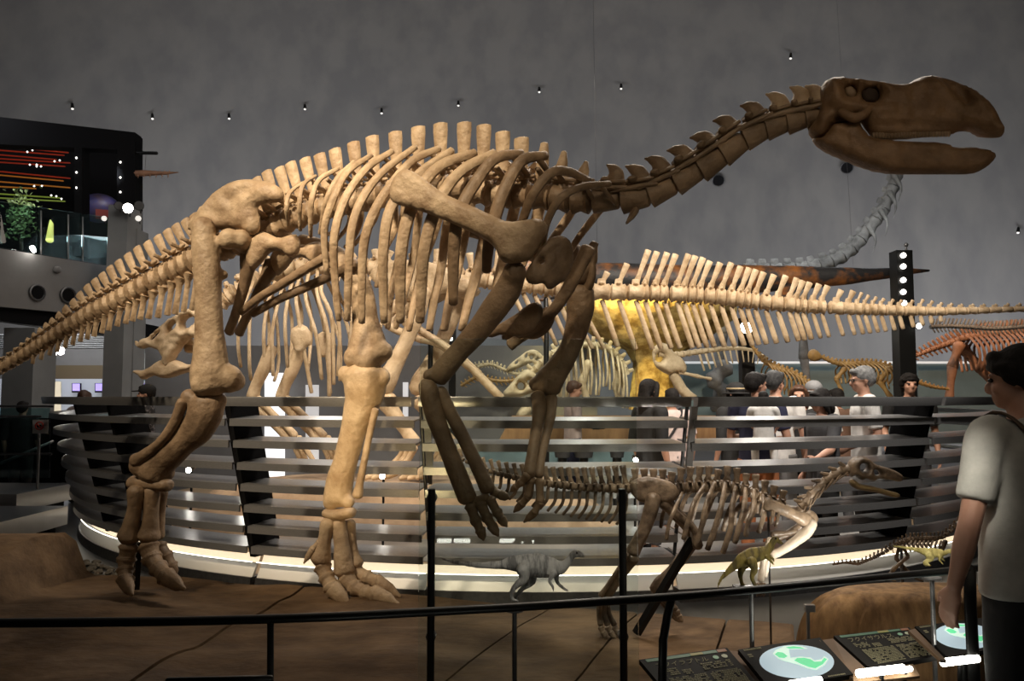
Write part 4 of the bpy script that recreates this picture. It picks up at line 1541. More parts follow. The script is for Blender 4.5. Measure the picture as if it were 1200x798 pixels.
k = MB()
inflate(k, SK_UP, lambda x, y: FP.on(x, y), sk_thick, 15, 3.6, holes=[FEN, ORB], nrm=FP.n, relief=sk_relief)
sku = k.build('skull', M['bone_skull'], big, smooth='all')
k = MB()
for i in range(26):
    x = 1024 + i * 3.5
    y = 156.5 - (x - 1024) * .02
    for sd in (1, -1):
        a, b = FP.on(x, y, sd * .055), FP.on(x + .4, y + 5, sd * .05)
        k.tube([a, b], [.009, .006], 5)
tag(k.build('tooth_row', M['bone_dark'], sku), kind='stuff')
for hl, mm_ in ((ORB, mat('eye socket shade', (.035, .02, .012), None, .8)), (FEN, M['bone_dark'])):  # dark plate paints the shade deep in the eye hole
    k = MB()
    inflate(k, [(x + (x - 1008) * .0, y) for x, y in hl], lambda x, y: FP.on(x, y), .03, 2, 2.5, nrm=FP.n, rnd=0)
    k.build('socket', mm_, sku, smooth='all')
k = MB()
inflate(k, SK_LOW, lambda x, y: FP.on(x, y), lambda x, y: .10 - .03 * max(0, min(1, (x - 1000) / 80)), 11, 3.6, nrm=FP.n, relief=lambda x, y: 1 + .15 * noise.noise(Vector((x * .07, y * .1, 9))))
k.build('lower_jaw', M['bone_skull'], big, smooth='all')
for sd in (1, -1):
    k = MB()
    k.tube([FP.on(985, 131, sd * .12), FP.on(1000, 138, sd * .125), FP.on(1012, 134, sd * .115), FP.on(1020, 126, sd * .10)], [.020, .026, .024, .018], 8, n=10)
    k.build('cheek_bone', M['bone_skull'], sku)
# ================================================================== REAR PALE SKELETON
RP = Plane(P(520, 330, 9.3), math.radians(4), -1)
rear = empty('duckbill_skeleton', (RP.on(520, 500).x, 9.3, .5), 'pale cream dinosaur skeleton facing the other way behind the front one, long level tail', 'skeleton')
RCEN = [(150, 372), (245, 368), (270, 345), (310, 322), (360, 312), (420, 312), (470, 316), (520, 322), (580, 330), (640, 337), (690, 342), (745, 343), (800, 345), (840, 348), (900, 355), (945, 359), (1000, 362), (1050, 364), (1100, 365), (1150, 364), (1230, 361)]
BP = M['bone_pale']


def simple_vertebra(pl, root, path, x, half_px, len_px, mt, proc=0.0, name='vertebra', seg=10, spine=None, sw=0, thick=.010, up_sign=1):
    """spool-shaped vertebra; spine = top pixel of a blade that belongs to it"""
    c = pl.on(x, chain_pt(path, x))
    a, b = pl.on(x - 4, chain_pt(path, x - 4)), pl.on(x + 4, chain_pt(path, x + 4))
    t = (b - a).normalized()
    u = pl.n.cross(t)
    u = u if u.z > 0 else -u
    s = scale_at(c)
    L, h = len_px * s * .5, half_px * s
    k = MB()
    k.tube([c + t * (L * q) for q in (-1, -.75, 0, .75, 1)], [h * q for q in (.74, 1.06, .82, 1.06, .74)], seg, up=u, cap=.1)
    if half_px > 3:
        k.tube([c + u * h * .6, c + u * h * 1.6], [(h * .4, L * .6), (h * .25, L * .45)], 6, up=t, cap=.2)
    if proc:
        for sd in (1, -1):
            k.tube([c + u * h * .9, c + u * h * 1.1 + pl.n * sd * proc], [(L * .4, h * .2), (L * .25, h * .15)], 6, up=u, cap=.4)
    o = k.build(name, mt, root)
    if spine:
        q = pl.on(*spine)
        k = MB()
        bse = c + u * h * 1.0
        w_ = sw * s * .5
        k.tube([bse, bse.lerp(q, .3), bse.lerp(q, .85), q], [(w_ * 1.2, thick), (w_ * .72, thick), (w_ * 1.05, thick), (w_ * 1.1, thick)], 8, up=pl.n, cap=.4)
        k.build('neural_spine', mt, root)
    return o


def rod(pl, root, name, p0, p1, w0, w1, mt, o0=0.0, o1=0.0, flat=.6, mid=None, seg=7):
    a, b = pl.on(*p0, o0), pl.on(*p1, o1)
    s = scale_at(a)
    pts = [a, b] if mid is None else [a, pl.on(mid[0], mid[1], (o0 + o1) / 2 if len(mid) < 3 else mid[2]), b]
    r = [w0 * s * .5, w1 * s * .5] if mid is None else [w0 * s * .5, (w0 + w1) * s * .25, w1 * s * .5]
    k = MB()
    k.tube(pts, [(q, q * flat) for q in r], seg, n=5 if mid is None else 10, up=pl.n, cap=.5)
    return k.build(name, mt, root)


RT = [(712, 318), (735, 308), (760, 292), (770, 294), (782, 295), (792, 297), (807, 297), (815, 299), (824, 301), (832, 305), (844, 307), (857, 307), (868, 311), (878, 313), (886, 315), (895, 318), (907, 321), (921, 322), (934, 325), (941, 328), (949, 330), (960, 332), (970, 334),
      (986, 339), (1000, 340), (1010, 342), (1018, 345), (1027, 347), (1036, 349), (1047, 350), (1057, 351), (1070, 351), (1082, 350), (1093, 352), (1104, 354), (1116, 355), (1128, 356), (1141, 356), (1154, 356), (1168, 356), (1182, 355), (1196, 355), (1210, 354)]
CB = [(660, 392), (690, 400), (737, 409), (816, 407), (870, 405), (922, 401), (975, 395), (1020, 391), (1057, 387), (1090, 382), (1120, 376)]
prev = 682
for i, (tx, ty) in enumerate(RT):
    ln = chain_pt(RCEN, tx) - ty
    cx = tx - .30 * ln
    half = max(3.5, 9.8 - 6.2 * max(0, cx - 880) / 300) if cx > 700 else 10
    simple_vertebra(RP, rear, RCEN, cx, half, (cx - prev) * 1.0, BP, proc=.0 if cx > 900 else .05, spine=(tx, ty + 1), sw=7 if cx < 1000 else 4)
    prev = cx
    if 690 < cx < 1105:
        by = chain_pt(CB, cx + 16)
        y0 = chain_pt(RCEN, cx) + half
        rod(RP, rear, 'chevron', (cx + 1, y0), (cx + (by - y0) * .36, by), 6.0 if cx < 950 else 5, 6.5 if cx < 950 else 5, BP)
# chevrons hanging below the tail base
for x0, x1, y1 in ((600, 626, 396), (613, 640, 402), (626, 652, 404), (640, 668, 406), (652, 680, 408), (664, 694, 408), (676, 708, 408)):
    rod(RP, rear, 'chevron', (x0, chain_pt(RCEN, x0) + 9), (x1, y1), 6, 5, BP)
# tail base, hip and back
for x in range(592, 690, 13):
    simple_vertebra(RP, rear, RCEN, x, 10, 13, BP, proc=.09, spine=(x + 6, 306 + (x - 592) * .12), sw=7)
for x in range(285, 592, 14):
    simple_vertebra(RP, rear, RCEN, x, 10.5, 14, BP, proc=.10, spine=(x + 3 + 4 * math.sin(x), 295 + 3 * math.sin(x * 1.7) + (8 if x < 330 else 0)), sw=8)
for x in (262, 272):
    simple_vertebra(RP, rear, RCEN, x, 10, 13, BP, proc=.06)
# ribs
RR = [([(297, 330), (284, 365), (279, 400), (282, 430)], 4.2), ([(306, 326), (294, 362), (292, 420), (294, 445)], 4.2), ([(322, 330), (313, 360), (309, 395), (312, 440)], 4.4), ([(334, 326), (326, 355), (319, 390), (320, 440)], 4.4),
      ([(345, 322), (337, 352), (334, 382), (337, 430)], 4.4), ([(352, 320), (347, 345), (351, 380), (365, 460)], 4.6), ([(362, 320), (358, 348), (371, 395), (377, 444)], 4.6), ([(372, 318), (372, 345), (384, 390), (386, 464)], 4.8),
      ([(384, 318), (376, 340), (389, 375), (391, 450)], 4.8), ([(400, 318), (392, 345), (398, 390), (396, 440)], 4.6), ([(420, 318), (410, 345), (412, 380), (408, 420)], 4.4), ([(436, 320), (428, 345), (428, 380)], 4.2)]
for i, (pts, wpx) in enumerate(RR):
    m = len(pts)
    q = []
    for j, (x, y) in enumerate(pts):
        t = j / (m - 1)
        q.append(RP.on(x, y, .12 + .36 * math.sin(min(1, t / .6) * math.pi / 2) - .12 * max(0, t - .6) / .4))
    s = scale_at(q[0])
    for side in (0, 1):
        k = MB()
        k.tube(q if side == 0 else [RP.mirror(v) for v in q], [(wpx * .5 * s, wpx * .4 * s)] * m, 7, n=m * 4, up=RP.n, cap=.5)
        k.build('rib', BP, rear)
for side in (1, -1):
    k = MB()
    f = (lambda x, y: RP.on(x, y, .45)) if side > 0 else (lambda x, y: RP.mirror(RP.on(x, y, .45)))
    inflate(k, [(338, 388), (352, 379), (362, 384), (368, 402), (360, 406), (353, 414), (346, 414)], f, .03, 6, 4, nrm=RP.n)
    k.build('scapula', BP, rear, smooth='all')
# hips
ILR = [(432, 318), (450, 306), (480, 304), (510, 308), (535, 318), (552, 326), (560, 338), (540, 346), (520, 342), (505, 350), (488, 356), (470, 350), (455, 338), (438, 332)]
for side in (1, -1):
    f = (lambda o: (lambda x, y: RP.on(x, y, o))) if side > 0 else (lambda o: (lambda x, y: RP.mirror(RP.on(x, y, o))))
    k = MB()
    inflate(k, ILR, f(.24), .05, 9, 5, nrm=RP.n)
    k.build('ilium', BP, rear, smooth='all')
    for pts in ([(484, 352), (470, 372), (500, 392), (540, 420), (586, 466)], [(470, 352), (452, 377), (482, 394), (515, 404), (560, 438)]):
        k = MB()
        q = [f(.2 - .03 * i)(x, y) for i, (x, y) in enumerate(pts)]
        k.tube(q, [(.065, .035), (.05, .03), (.042, .028), (.04, .028), (.045, .03)], 8, n=16, up=RP.n)
        k.build('ischium' if pts[0][0] == 484 else 'pubis', BP, rear, smooth='all')
for off, dx, lab in ((.34, 0, None), (-.30, 42, None)):
    limb(RP, rear, 'femur', [(497 + dx, 340, 9), (490 + dx, 365, 10), (478 + dx, 395, 9), (464 + dx, 425, 10), (452 + dx, 448, 13), (448 + dx, 458, 12)], BP, off, .02, knobs=((486 + dx, 342, 8, off - .08),))
    limb(RP, rear, 'tibia', [(452 + dx, 468, 13), (462 + dx, 485, 9), (476 + dx, 505, 7.5), (486 + dx, 520, 9)], BP, off, .02)
    for i in range(3):
        limb(RP, rear, 'metatarsal', [(486 + dx - 5 * i, 524, 5), (480 + dx - 6 * i, 536, 4), (472 + dx - 7 * i, 548, 5.5)], BP, off + .06 * (1 - i), .018, seg=8, n=8)
        limb(RP, rear, 'toe', [(470 + dx - 7 * i, 550, 5), (458 + dx - 9 * i, 556, 5), (446 + dx - 10 * i, 561, 3)], BP, off + .08 * (1 - i), .018, seg=8, n=8)
for off, dx in ((.36, 0), (-.34, 34)):
    limb(RP, rear, 'humerus', [(318 + dx, 408, 8), (310 + dx, 430, 8), (300 + dx, 452, 7), (296 + dx, 466, 8)], BP, off, .02)
    limb(RP, rear, 'ulna', [(296 + dx, 470, 7), (312 + dx, 488, 5), (328 + dx, 504, 5), (340 + dx, 516, 6)], BP, off, .018)
    limb(RP, rear, 'radius', [(302 + dx, 467, 5), (318 + dx, 483, 4), (334 + dx, 498, 4), (346 + dx, 511, 5)], BP, off + .03, .016)
    for i in range(3):
        limb(RP, rear, 'finger', [(342 + dx + 4 * i, 516 - 2 * i, 4), (350 + dx + 5 * i, 534 - 3 * i, 3.5), (356 + dx + 7 * i, 552 - 4 * i, 3)], BP, off + .05 * (i - 1), .015, seg=7, n=8)
# skull: hooked beak, long snout, open jaw
S = lambda zx, zy: (150 + zx / 6.14, 330 + zy / 6.14)
UP = [S(*p) for p in ((50, 430), (62, 424), (75, 440), (90, 432), (105, 410), (140, 405), (165, 385), (235, 320), (310, 268), (380, 225), (450, 195), (520, 180), (600, 185), (640, 215), (650, 300), (630, 400), (600, 440), (560, 420), (520, 430), (470, 400), (430, 420), (385, 470), (350, 520),
                          (320, 600), (280, 640), (255, 560), (235, 500), (190, 480), (150, 470), (110, 485), (75, 475), (55, 455))]
NAR = [S(*p) for p in ((165, 412), (200, 375), (240, 348), (236, 365), (205, 400), (175, 425))]
ANT = [S(*p) for p in ((305, 330), (330, 300), (360, 285), (358, 320), (330, 350), (305, 372))]
ORB2 = [S(*p) for p in ((395, 290), (430, 260), (475, 245), (500, 270), (490, 310), (450, 330), (410, 340))]
INF = [S(*p) for p in ((540, 270), (580, 260), (600, 310), (585, 370), (550, 380), (535, 320))]
k = MB()
inflate(k, UP, lambda x, y: RP.on(x, y, .12), lambda x, y: .10 + .05 * max(0, min(1, (x - 185) / 40)), 7, 2.6, holes=[NAR, ANT, ORB2, INF], nrm=RP.n, relief=lambda x, y: 1 + .3 * noise.noise(Vector((x * .15, y * .15, 4))))
k.build('skull', BP, rear, smooth='all')
LO = [S(*p) for p in ((38, 640), (60, 636), (110, 640), (165, 612), (220, 570), (252, 562), (262, 600), (300, 590), (330, 560), (370, 570), (430, 600), (480, 590), (540, 540), (590, 500), (620, 520), (600, 580), (540, 620), (450, 645), (370, 672), (290, 698), (230, 690), (190, 672), (150, 690), (120, 706), (95, 700), (75, 670), (45, 660))]
k = MB()
inflate(k, LO, lambda x, y: RP.on(x, y, .10), lambda x, y: .09 + .05 * max(0, min(1, (x - 185) / 40)), 5, 2.6, nrm=RP.n)
k.build('lower_jaw', BP, rear, smooth='all')
for x, y in ((222, 390), (219, 400), (223, 408)):
    limb(RP, rear, 'vertebra', [(x - 4, y, 6), (x + 6, y + 1, 5)], BP, -.05, .02, n=6)
for x, y0 in ((505, 345), (640, 350)):
    k = MB()
    a = RP.on(x, y0)
    k.tube([a, Vector((a.x, a.y, .45 if x < 600 else .07))], .03, 8)
    k.build('support_rod', M['black'], rear)

# ================================================================== DARK RAPTOR IN FRONT OF THE BALUSTRADE


class BentPlane(Plane):
    """the tail side swings away from the camera"""

    def on(s, px, py, off=0.0):
        if px < 745:
            t = Plane(s.p0, math.radians(38))
            return t.on(px, py, off)
        return Plane.on(s, px, py, off)


KP = BentPlane(P(745, 590, 4.45), math.radians(6))
rap = empty('raptor_skeleton', (KP.on(750, 600).x, 4.45, .2), 'dark brown raptor skeleton with a low head, standing by the round balustrade', 'skeleton')
KB = M['bone_black']
KC = [(515, 522), (545, 540), (570, 551), (600, 559), (645, 567), (682, 571), (720, 572), (745, 573), (780, 574), (810, 571), (850, 570), (880, 577), (900, 586), (925, 594), (940, 594)]
xs = [522 + 9.2 * i for i in range(24)]
for i, x in enumerate(xs):
    f = i / 23
    half = 2.2 + 3.8 * f
    yc = chain_pt(KC, x)
    tall = 8 + 13 * f
    simple_vertebra(KP, rap, KC, x, half, 9.2, KB, proc=.02 + .05 * f, seg=8, spine=(x - 2 - 2 * f, yc - half - tall), sw=4 + 3 * f, thick=.006)
    if i > 5:
        rod(KP, rap, 'chevron', (x + 1, yc + half), (x - 6 - 5 * f, yc + half + 12 + 24 * f), 4.2, 3.6, KB, mid=(x - .5, yc + half + 9 + 10 * f))
for i in range(17):
    x = 745 + i * 10.6
    half = 7.0 if i < 13 else 6
    yc = chain_pt(KC, x)
    simple_vertebra(KP, rap, KC, x, half, 10.4, KB, proc=.07, seg=8, spine=(x - 1 + i * .3, yc - 24 + (4 if i in (4, 9, 12) else 0) + max(0, i - 12) * 2), sw=8.5, thick=.007)
# neck, turned up to the skull
NKC = [(938, 594), (944, 589), (951, 579), (959, 571), (968, 563), (977, 557), (986, 552), (995, 550)]
for i, (x, y) in enumerate(NKC[:-1]):
    x2, y2 = NKC[i + 1]
    k = MB()
    a, b = KP.on(x, y), KP.on(x2, y2)
    s = scale_at(a)
    u = KP.n.cross((b - a).normalized())
    u = u if u.z > 0 else -u
    k.tube([a, a.lerp(b, .5), b], [6 * s, 4.6 * s, 5.6 * s], 8, cap=.1)
    k.tube([a.lerp(b, .5) + u * 4 * s, a + u * 10.5 * s], [(3 * s, .012), (1.6 * s, .006)], 6, up=KP.n)
    for sd in (1, -1):
        k.tube([a.lerp(b, .6) + KP.n * sd * .02 - u * 3 * s, a - (b - a) * .8 + KP.n * sd * .035 - u * 7 * s], [.008, .003], 5)
    k.build('vertebra', KB, rap)
RAPR = [([(800, 577), (792, 594), (784, 614), (781, 632)], 4.5), ([(826, 568), (814, 588), (806, 612), (801, 632)], 5.5), ([(838, 565), (828, 590), (822, 618), (816, 640)], 6), ([(850, 566), (846, 590), (838, 618), (829, 644)], 6.5), ([(862, 570), (858, 596), (856, 620), (847, 648)], 6.5),
        ([(874, 572), (872, 596), (866, 618), (861, 636)], 6.5), ([(884, 574), (883, 598), (877, 612), (874, 628)], 6), ([(894, 580), (896, 600), (892, 614), (889, 624)], 5.5), ([(905, 588), (906, 600), (904, 614)], 4.5), ([(914, 592), (912, 604), (909, 617)], 4)]
for i, (pts, wpx) in enumerate(RAPR):
    m = len(pts)
    q = [KP.on(x, y, .05 + .14 * math.sin(min(1, j / (m - 1) / .6) * math.pi / 2)) for j, (x, y) in enumerate(pts)]
    s = scale_at(q[0])
    for side in (0, 1):
        k = MB()
        k.tube(q if side == 0 else [KP.mirror(v) for v in q], [(wpx * .38 * s, wpx * .3 * s)] + [(wpx * .5 * s, wpx * .36 * s)] * (m - 1), 7, n=m * 4, up=KP.n, cap=.4)
        k.build('rib', KB, rap)
for side in (1, -1):
    f = (lambda o: (lambda x, y: KP.on(x, y, o))) if side > 0 else (lambda o: (lambda x, y: KP.mirror(KP.on(x, y, o))))
    k = MB()
    inflate(k, [(736, 566), (752, 558), (772, 560), (790, 566), (798, 578), (790, 588), (776, 590), (764, 586), (752, 590), (742, 582)], f(.08), .02, 7, 3.5, nrm=KP.n)
    k.build('ilium', KB, rap, smooth='all')
    k = MB()
    q = [f(o)(x, y) for x, y, o in ((777, 588, .06), (796, 606, .04), (812, 620, .03), (818, 640, .02))]
    k.tube(q, [.035, .022, .018, .03], 8, n=12)
    k.build('pubis', KB, rap)
    k = MB()
    q = [f(o)(x, y) for x, y, o in ((897, 590, .17), (915, 596, .17), (932, 604, .16), (946, 610, .13), (953, 604, .10))]
    k.tube(q, [(.035, .016), (.03, .016), (.028, .018), (.042, .024), (.035, .024)], 9, n=14, up=KP.n)
    k.build('scapula', KB, rap, smooth='all')
limb(KP, rap, 'femur', [(766, 582, 9), (762, 600, 9), (756, 618, 8), (747, 636, 8), (741, 648, 9)], KB, .11, .010, seg=10)
limb(KP, rap, 'tibia', [(742, 652, 9), (734, 664, 7), (724, 678, 6), (714, 694, 6), (708, 704, 7)], KB, .11, .009, seg=10)
limb(KP, rap, 'fibula', [(736, 650, 4), (724, 668, 3), (712, 686, 3), (704, 698, 4)], KB, .15, .008, seg=7)
for i in range(3):
    limb(KP, rap, 'metatarsal', [(703 + 4 * i, 706, 4), (702 + 6 * i, 720, 3.4), (704 + 8 * i, 732, 4)], KB, .10 - .03 * i, .007, seg=8, n=10)
    toe(KP, rap, [(704 + 8 * i, 735, 4), (707 + 9 * i, 742, 3.6), (712 + 10 * i, 749, 2.5)], [.10 - .03 * i] * 3, KB, voxel=.006)
limb(KP, rap, 'femur', [(780, 586, 8), (792, 602, 8), (806, 616, 8), (814, 628, 8)], KB, -.11, .010, seg=10)
limb(KP, rap, 'tibia', [(812, 634, 8), (802, 650, 7), (788, 668, 6.5), (773, 684, 8), (768, 692, 8)], KB, -.11, .009, seg=10)
for i in range(3):
    limb(KP, rap, 'metatarsal', [(766 + 4 * i, 696, 4), (776 + 4 * i, 706, 3.4), (784 + 4 * i, 714, 4)], KB, -.12 + .03 * i, .007, seg=8, n=10)
    toe(KP, rap, [(785 + 4 * i, 716, 4), (790 + 3 * i, 722, 3.5), (796 + 2 * i, 729, 2.5)], [-.12 + .03 * i] * 3, KB, voxel=.006)
BW = mat('bone in lit tone', (.55, .46, .36), (.72, .64, .54), .5, scale=9, bump=.3)  # pale tone paints the strong light on the raptor's forelimb
o = limb(KP, rap, 'humerus', [(953, 612, 6), (945, 624, 7), (930, 636, 6), (915, 646, 5), (905, 650, 6)], BW, .14, .009, seg=10, label='upper arm bone, bright light painted pale')
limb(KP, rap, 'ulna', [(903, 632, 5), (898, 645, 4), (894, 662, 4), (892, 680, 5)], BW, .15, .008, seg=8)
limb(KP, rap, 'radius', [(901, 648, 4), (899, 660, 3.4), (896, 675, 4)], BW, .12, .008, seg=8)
for i in range(3):
    toe(KP, rap, [(889 + 3 * i, 684, 3), (889 + 3 * i, 692, 2.6), (887 + 4 * i, 699, 1.6)], [.15 - .02 * i] * 3, KB, 'finger', voxel=.006)
limb(KP, rap, 'humerus', [(950, 608, 6), (930, 622, 5), (912, 630, 5), (902, 633, 5)], KB, -.13, .009, seg=8)
limb(KP, rap, 'ulna', [(905, 626, 5), (920, 625, 4), (935, 622, 4)], KB, -.12, .009, seg=8)
# skull
Z = lambda zx, zy: (900 + zx / 3.99, 400 + zy / 3.99)
k = MB()
inflate(k, [Z(*p) for p in ((375, 570), (395, 545), (430, 535), (470, 545), (500, 575), (540, 585), (585, 600), (625, 622), (635, 640), (620, 658), (585, 650), (545, 645), (515, 640), (490, 655), (460, 640), (430, 650), (400, 620), (385, 640), (375, 610))],
        lambda x, y: KP.on(x, y), lambda x, y: .06 - .03 * max(0, min(1, (x - 1010) / 45)), 5, 2.2, holes=[[Z(*p) for p in ((425, 575), (450, 568), (465, 590), (448, 612), (425, 600))], [Z(*p) for p in ((485, 600), (510, 600), (525, 622), (500, 630))]], nrm=KP.n)
k.build('skull', KB, rap, smooth='all')
k = MB()
inflate(k, [Z(*p) for p in ((375, 650), (395, 640), (430, 668), (470, 672), (520, 685), (570, 700), (605, 708), (620, 720), (600, 732), (560, 722), (510, 708), (460, 700), (420, 695), (385, 675))], lambda x, y: KP.on(x, y), .04, 3.5, 2.2, nrm=KP.n)
k.build('lower_jaw', mat('gilded jaw', (.16, .11, .05), (.34, .25, .12), .4, scale=9), rap, smooth='all')
k = MB()
q = [KP.on(812, 632, -.02), KP.on(746, 742, -.02)]
k.tube(q, [(.026, .012)] * 2, 4, up=KP.n)
k.build('support_strut', M['black'], rap, smooth=False)
k = MB()
a = KP.on(900, 592)
k.tube([a, Vector((a.x, a.y, .1))], .006, 5)
k.build('support_wire', M['steel_dark'], rap)

# ================================================================== SMALL SKELETON WITH A CURLED TAIL AT THE RIGHT
HP = Plane(P(1070, 640, 4.6), math.radians(0))
sm = empty('small_skeleton', (HP.on(1060, 690).x, 4.6, .35), 'small dark bipedal skeleton with a long thin tail above the ochre mound', 'skeleton')
HC = [(978, 661), (990, 659), (1005, 661), (1020, 655), (1035, 648), (1050, 638), (1065, 632), (1080, 631), (1095, 631), (1105, 629), (1112, 624), (1120, 616), (1128, 608), (1138, 603)]
x = 978
i = 0
while x < 1138:
    f = min(1, (x - 978) / 80)
    yc = chain_pt(HC, x)
    simple_vertebra(HP, sm, HC, x, 1.2 + 1.6 * f, 4.6, KB if f > .4 else M['bone_dark'], seg=6, spine=(x - .5, yc - 3 - 4 * f), sw=2.4, thick=.004)
    x += 4.7
for i in range(8):
    x = 1068 + i * 5
    q = [HP.on(x, 634, .02), HP.on(x - 2, 640, .06), HP.on(x - 1, 646, .05)]
    for sd in (0, 1):
        k = MB()
        k.tube(q if sd == 0 else [HP.mirror(v) for v in q], .006, 5, n=7)
        k.build('rib', KB, sm)
for off, pts in ((.05, ((1058, 640), (1064, 652), (1048, 666), (1040, 676))), (-.05, ((1054, 640), (1050, 654), (1062, 668), (1072, 676)))):
    for (a, b), nm in zip(zip(pts, pts[1:]), ('femur', 'tibia', 'metatarsal')):
        limb(HP, sm, nm, [(a[0], a[1], 2.6), ((a[0] + b[0]) / 2, (a[1] + b[1]) / 2, 1.9), (b[0], b[1], 2.3)], KB, off, None, seg=7, n=7)
    limb(HP, sm, 'toe', [(pts[3][0], 677, 1.8), (pts[3][0] + 6, 680, 1.4), (pts[3][0] + 10, 681, .9)], KB, off, None, seg=6, n=6)
limb(HP, sm, 'humerus', [(1108, 634, 3), (1104, 643, 2.4), (1100, 650, 2.6)], KB, .06, None, seg=7, n=7)
limb(HP, sm, 'skull', [(1134, 606, 3), (1140, 601, 5), (1149, 602, 4), (1158, 606, 2)], KB, 0, .008, seg=9, n=10)
k = MB()
a = HP.on(1056, 640)
k.tube([a, Vector((a.x, a.y, .1))], .008, 5)
k.build('support_rod', M['steel_dark'], sm)
# ================================================================== SKELETONS FURTHER BACK


def mini(name, label, Y, path, mt, n, half, spine_h, rib_range=None, rib_len=0, legs=(), skull=None, jaw=None, theta=0.0, d=1, lean=0.0, ribw=3.0, base_z=0.07, taper=None, rib_off=.25, group=None, chev=None):
    """a background skeleton: spine path in pixels, ribs between two columns, legs as pixel polylines"""
    pl = Plane(P(path[len(path) // 2][0], path[len(path) // 2][1], Y), theta, d)
    c = pl.on(*path[len(path) // 2])
    root = empty(name, (c.x, c.y, base_z), label, 'skeleton', group)
    pts = catmull([Vector((x, y, 0)) for x, y in path], n + 1)
    for i in range(n):
        a, b = pts[i], pts[i + 1]
        t = (i + .5) / n
        f = taper(t) if taper else 1
        A, B = pl.on(a.x, a.y), pl.on(b.x, b.y)
        s = scale_at(A)
        dv = (B - A)
        u = pl.n.cross(dv.normalized())
        u = u if u.z > 0 or abs(u.z) < .2 else -u
        h = half * f * s
        k = MB()
        k.tube([A, A.lerp(B, .5), A.lerp(B, .92)], [h, h * .75, h], 7, cap=.1)
        if spine_h:
            m = A.lerp(B, .5)
            k.tube([m + u * h * .5, m + u * (spine_h * f * s) - dv.normalized() * lean * s * f], [(h * .5, .012), (h * .42, .01)], 6, up=pl.n)
        if chev and chev[0] <= a.x <= chev[1]:
            m = A.lerp(B, .5)
            k.tube([m - u * h * .5, m - u * (chev[2] * f * s) + dv.normalized() * s * 3], [(h * .4, .01), (h * .3, .008)], 6, up=pl.n)
        k.build('vertebra', mt, root)
        if rib_range and rib_range[0] <= a.x <= rib_range[1]:
            L = rib_len(a.x) if callable(rib_len) else rib_len
            for sd in (1, -1):
                q = [A + pl.n * .04 * sd, A + pl.n * rib_off * sd - UPZ * L * s * .3, A + pl.n * rib_off * 1.1 * sd - UPZ * L * s * .65 + dv.normalized() * s * 1.5, A + pl.n * rib_off * .8 * sd - UPZ * L * s]
                k = MB()
                k.tube(q, [(ribw * .5 * s, ribw * .4 * s)] * 4, 6, n=10, up=pl.n)
                k.build('rib', mt, root)
    for off, pts_, w0 in legs:
        nms = ('upper_leg', 'lower_leg', 'foot')
        for j, (a, b) in enumerate(zip(pts_, pts_[1:])):
            limb(pl, root, nms[min(j, 2)], [(a[0], a[1], w0 * (1.0 - .15 * j)), ((a[0] + b[0]) / 2, (a[1] + b[1]) / 2, w0 * (.68 - .1 * j)), (b[0], b[1], w0 * (.95 - .15 * j))], mt, off, None, seg=8, n=8)
    if skull:
        poly, holes, tk = skull
        k = MB()
        inflate(k, poly, lambda x, y: pl.on(x, y), tk, 6, 2.6, holes=holes, nrm=pl.n)
        k.build('skull', mt, root, smooth='all')
    if jaw:
        k = MB()
        inflate(k, jaw[0], lambda x, y: pl.on(x, y), jaw[1], 4, 2.6, nrm=pl.n)
        k.build('lower_jaw', mt, root, smooth='all')
    return root, pl


def bs(a, b, lo=.3):
    return lambda t: lo + (1 - lo) * (min(1, t / a) if t < a else 1 if t < b else max(0, (1 - t) / (1 - b)))


# horned dinosaur behind the near arm: pale skull, dense rib cage
M['bone_ivory'] = mat('ivory bone', (.45, .36, .22), (.68, .58, .40), .55, scale=7, bump=.3)
V = lambda zx, zy: (560 + zx / 6.0, 380 + zy / 6.0)
mini('horned_skeleton', 'ivory rib cage and horned skull on a dark stand behind the near arm', 12.6,
     [(622, 438), (640, 420), (660, 408), (685, 404), (712, 408), (728, 424), (734, 440)], M['bone_ivory'], 16, 5, 10, (640, 735), lambda x: 58 if x < 700 else 46,
     legs=((.2, [(690, 425), (682, 448), (688, 470)], 6), (-.2, [(726, 430), (722, 452), (726, 474)], 6), (.28, [(650, 430), (643, 455), (646, 476)], 5)),
     skull=([V(*p) for p in ((165, 490), (230, 420), (290, 350), (340, 310), (390, 330), (430, 380), (440, 440), (400, 480), (330, 500), (300, 510), (200, 520))],
            [[V(*p) for p in ((275, 430), (295, 400), (330, 425), (315, 460), (285, 455))], [V(*p) for p in ((345, 395), (365, 390), (365, 415), (348, 415))]], .22),
     jaw=([V(*p) for p in ((262, 650), (290, 590), (340, 565), (375, 575), (380, 620), (350, 655), (300, 668))], .15), ribw=2.6)
